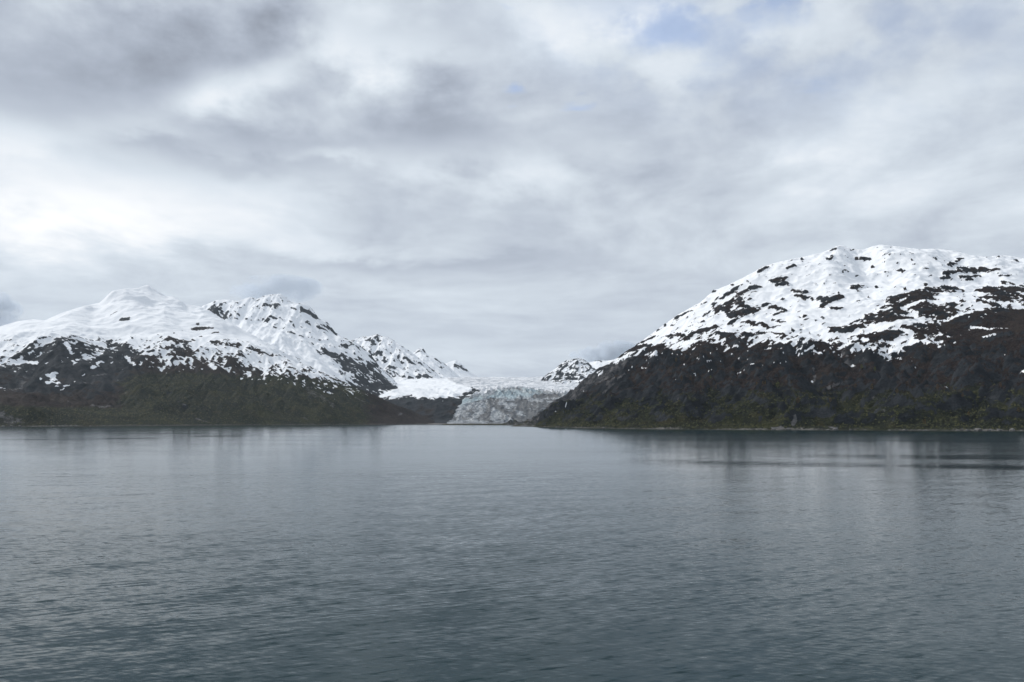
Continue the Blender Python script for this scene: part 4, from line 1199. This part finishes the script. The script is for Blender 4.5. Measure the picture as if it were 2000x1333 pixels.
def shore_rocks(T, rows, where, group):
    for i, (qx, wpx) in enumerate(rows):
        col_ = T.X / T.Y * FPX + 1000
        m_ = (np.abs(col_ - qx) < 2.5) & (T.Z > 0.3) & (T.Z < 4)
        if not m_.any(): continue
        kk_ = np.argmin(np.where(m_, T.Y, 1e9))
        X_, Y_, Z_ = T.X.flat[kk_], T.Y.flat[kk_], T.Z.flat[kk_]
        o = bpy.data.objects.new('shore_boulder', BM[i % 4]); scene.collection.objects.link(o)
        w = wpx * Y_ / FPX * 0.5
        r_ = random.Random(i * 7 + 1)
        o.location = (X_, Y_, max(0.3, w * 0.16))
        o.rotation_euler = (r_.uniform(-.2, .2), r_.uniform(-.2, .2), r_.uniform(0, 6.28))
        o.scale = (w * r_.uniform(0.9, 1.3), w, w * r_.uniform(0.6, 0.95))
        tag(o, '%s pale grey boulder from the left on the %s' % (ORD[i], where), 'boulder', group)


shore_rocks(R, [(1085, 6), (1130, 5), (1178, 7), (1240, 5), (1296, 6), (1345, 5), (1400, 5), (1452, 6), (1511, 11), (1525, 8), (1541, 10), (1556, 9), (1620, 11), (1633, 12), (1660, 7), (1690, 6), (1736, 6), (1768, 10), (1782, 8),
                (1808, 7), (1870, 9), (1888, 11), (1910, 13), (1932, 12), (1950, 13), (1975, 15)], 'right shore waterline', 'boulders along the right shore')
shore_rocks(Lm, [(6, 9), (24, 8), (42, 7), (64, 6), (92, 6), (120, 5), (150, 6), (176, 5), (205, 5)], 'left shore waterline', 'boulders along the left shore')

# ================================================================== water
wm, k, pr = new_mat('fjord_water')
pos = k.n.new('ShaderNodeNewGeometry').outputs['Position']
x, y, z = k.sep(pos)
A = math.radians(24)
u = k.add(k.mul(x, math.cos(A)), k.mul(y, math.sin(A)))        # along the crests
v = k.add(k.mul(x, -math.sin(A)), k.mul(y, math.cos(A)))       # across them
B2 = math.radians(-14)
u2 = k.add(k.mul(x, math.cos(B2)), k.mul(y, math.sin(B2)))
v2 = k.add(k.mul(x, -math.sin(B2)), k.mul(y, math.cos(B2)))
w1 = k.noise(k.comb(k.mul(u, 0.20), k.mul(v, 0.80), 0.0), 1.0, 6.0, 0.66)
w2 = k.noise(k.comb(k.mul(u2, 0.42), k.mul(v2, 1.4), 5.0), 1.0, 3.0, 0.6)
w3 = k.noise(k.comb(k.mul(u, 0.035), k.mul(v, 0.10), 9.0), 1.0, 2.0, 0.5)
w4 = k.noise(k.comb(k.mul(x, 1.1), k.mul(y, 1.2), 2.0), 1.0, 4.0, 0.6)
# wind streaks: stretched across the fjord
calm = k.noise(k.comb(k.mul(x, 0.0016), k.mul(y, 0.0085), 1.0), 1.0, 4.0, 0.55)
calm2 = k.noise(k.comb(k.mul(x, 0.006), k.mul(y, 0.012), 4.0), 1.0, 3.0, 0.5)
amp = k.add(k.lin(calm, 0.3, 0.7, 0.55, 1.25), k.mul(k.sub(calm2, 0.5), 0.5))


def wstreak(px, py, L, Wd, tilt=0.0):
    """patch of disturbed water lying at a surveyed place"""
    D = CAM_H * FPX / (py - HY)
    X = D * (px - 1000) / FPX
    hl = L * D / FPX
    hw = Wd * D * D / (CAM_H * FPX)
    xx = k.mul(k.sub(x, X), 1.0 / hl)
    yy = k.mul(k.add(k.sub(y, D), k.mul(k.sub(x, X), tilt), k.mul(k.sub(calm2, 0.5), hw * 5.0), k.mul(k.sub(calm, 0.5), hw * 5.0)), 1.0 / hw)
    return k.m('EXPONENT', k.mul(k.add(k.mul(xx, xx), k.mul(yy, yy)), -1.0))


dist = None
for a in [(430, 852, 60, 1.6, 0.6), (330, 847, 120, 0.8, 0.2), (240, 857, 60, 0.9, 0), (90, 859, 90, 0.9, 0), (230, 842, 60, 0.5, 0), (600, 868, 120, 0.8, 0.1),
          (1720, 910, 380, 5.5, 0.12), (1950, 916, 160, 5.0, 0.0), (1850, 893, 240, 3.0, 0.0), (1900, 862, 220, 1.4, 0.0), (1480, 903, 240, 3.0, 0.2)]:
    e = wstreak(*a)
    dist = e if dist is None else k.add(dist, e)
# lee of the shores lies smooth
lee = k.m('MAXIMUM', k.mul(k.step(k.add(y, k.mul(x, 0.62)), 2620, 2930), k.step(x, 0, 500, 0.0, 0.35)), k.mul(k.step(k.add(y, k.mul(x, -1.25)), 5700, 6350), k.step(x, -700, -100, 0.9, 0.2)))
slick = k.m('MINIMUM', k.add(k.mul(dist, 0.38), k.mul(lee, 0.7)), 1.0)
rgh = k.m('MULTIPLY_ADD', slick, -0.04, k.add(0.115, k.mul(k.sub(calm, 0.5), 0.08)))
amp = k.mul(amp, k.sub(1.0, k.mul(slick, 0.75)), k.step(y, 110.0, 620.0, 1.3, 0.27))   # the ship's ripples die out into the sheltered bay
steep = k.m('MINIMUM', k.add(k.sub(w1, 0.5), 0.07), 0.0)         # short steep faces of the wavelets
sx = k.mul(k.add(k.mul(k.sub(w1, 0.5), 0.34), k.mul(steep, 1.3), k.mul(k.sub(w3, 0.5), 0.15)), amp)
sy = k.mul(k.sub(w2, 0.5), 0.26, amp)
s4x = k.mul(k.sub(w4, 0.5), 0.13, amp)
nx = k.add(k.mul(sx, -math.sin(A)), k.mul(sy, -math.sin(B2)), s4x)
ny = k.add(k.mul(sx, math.cos(A)), k.mul(sy, math.cos(B2)), k.mul(k.sub(1.0, slick), k.step(k.sub(x, k.mul(y, 0.3)), -20.0, 200.0, -0.044, -0.056)))   # normals leaned towards the camera, added to brighten the water's reflection
nrm = k.vm('NORMALIZE', k.comb(nx, ny, 1.0))
k.link(nrm, pr.inputs['Normal'])
k.link((0.000, 0.017, 0.021), pr.inputs['Base Color'])
k.link(rgh, pr.inputs['Roughness'])
pr.inputs['IOR'].default_value = 1.28
pr.inputs['Specular Tint'].default_value = (0.84, 0.99, 1.06, 1)
wo_ = raw_object('water', [(-8800, -900, 0), (8800, -900, 0), (8800, 12500, 0), (-8800, 12500, 0)], [(0, 1, 2, 3)], wm)
tag(wo_, 'rippled slate blue fjord water with wind streaks', 'water', kind='structure')

# ================================================================== haze
hm = bpy.data.materials.new('haze'); hm.use_nodes = True
hm.node_tree.nodes.clear()
vol = hm.node_tree.nodes.new('ShaderNodeVolumePrincipled')
vol.inputs['Color'].default_value = (0.80, 0.90, 1.0, 1)
vol.inputs['Density'].default_value = 1.1e-5
vol.inputs['Anisotropy'].default_value = 0.2
ho = hm.node_tree.nodes.new('ShaderNodeOutputMaterial')
hm.node_tree.links.new(vol.outputs[0], ho.inputs['Volume'])
x0, x1, y0, y1, z0, z1 = -9000, 9000, -1100, 14500, -60, 1750
hz_ = raw_object('haze', [(x0, y0, z0), (x1, y0, z0), (x1, y1, z0), (x0, y1, z0), (x0, y0, z1), (x1, y0, z1), (x1, y1, z1), (x0, y1, z1)],
                 [(3, 2, 1, 0), (4, 5, 6, 7), (0, 1, 5, 4), (1, 2, 6, 5), (2, 3, 7, 6), (3, 0, 4, 7)], hm)
tag(hz_, 'thin pale blue air over the whole fjord', 'haze', kind='stuff')


# ================================================================== low clouds beyond the ridges
def low_cloud(label, px, py, hw, hh, D, seed, lumps, dens):
    """one ragged bank of vapour: a lumpy closed mesh filled with uneven mist"""
    r_ = np.random.default_rng(seed)
    sc = D / FPX
    W, H, Dp = hw * sc, hh * sc, hw * sc * 0.7
    n, m_ = 96, 48
    th, ph = np.meshgrid(np.arange(n) * 2 * math.pi / n, (np.arange(m_) + 0.5) * math.pi / m_)
    d_ = np.stack([np.cos(th) * np.sin(ph), np.sin(th) * np.sin(ph), np.cos(ph)], -1)
    rad = 0.62 + 0 * th
    for _ in range(lumps):
        c = r_.normal(0, 1, 3); c /= np.linalg.norm(c); c[2] = abs(c[2]) * 0.8 - 0.15
        k_ = r_.uniform(0.12, 0.42)
        rad = np.maximum(rad, 0.62 + k_ * np.exp(-((1 - (d_ * c).sum(-1)) / r_.uniform(0.05, 0.16))))
    co = d_ * rad[..., None] * np.array([W, Dp, H])
    cx0, cy0, cz0 = P(px, py, D)
    v_ = [tuple(c) for c in co.reshape(-1, 3)]
    f_ = []
    for j in range(m_ - 1):
        for i in range(n):
            f_.append((j * n + i, (j + 1) * n + i, (j + 1) * n + (i + 1) % n, j * n + (i + 1) % n))
    f_.append(tuple(range(n))[::1]); f_.append(tuple((m_ - 1) * n + i for i in range(n))[::-1])
    mt = bpy.data.materials.new('cloud_mist'); mt.use_nodes = True; mt.node_tree.nodes.clear()
    q = NG(mt.node_tree)
    oc = q.n.new('ShaderNodeTexCoord').outputs['Object']
    nn = q.noise(oc, 4.0 / (H + W), 6.0, 0.6)
    e = q.vm('LENGTH', q.vm('MULTIPLY', oc, (1 / W, 1 / Dp, 1 / H)))
    den = q.mul(q.step(q.add(q.sub(1.0, e), q.mul(q.sub(nn, 0.5), 5.5)), 0.10, 1.3), dens)
    vp = q.n.new('ShaderNodeVolumePrincipled')
    vp.inputs['Color'].default_value = (0.80, 0.86, 0.94, 1)
    q.link(den, vp.inputs['Density'])
    oo = q.n.new('ShaderNodeOutputMaterial')
    q.l.new(vp.outputs[0], oo.inputs['Volume'])
    o = raw_object('cloud', v_, f_, mt)
    o.location = (cx0, cy0, cz0)
    tag(o, label, 'cloud', kind='thing')
    return o


low_cloud('grey cloud cap hovering behind the craggy left summit', 540, 566, 140, 46, 16500, 11, 14, 0.0040)
low_cloud('grey cloud bank tucked behind the right slope above the far white ridge', 1196, 690, 96, 40, 16500, 5, 12, 0.0095)
low_cloud('soft grey cloud at the left edge behind the snow shoulder', -6, 606, 70, 58, 16500, 8, 12, 0.0070)
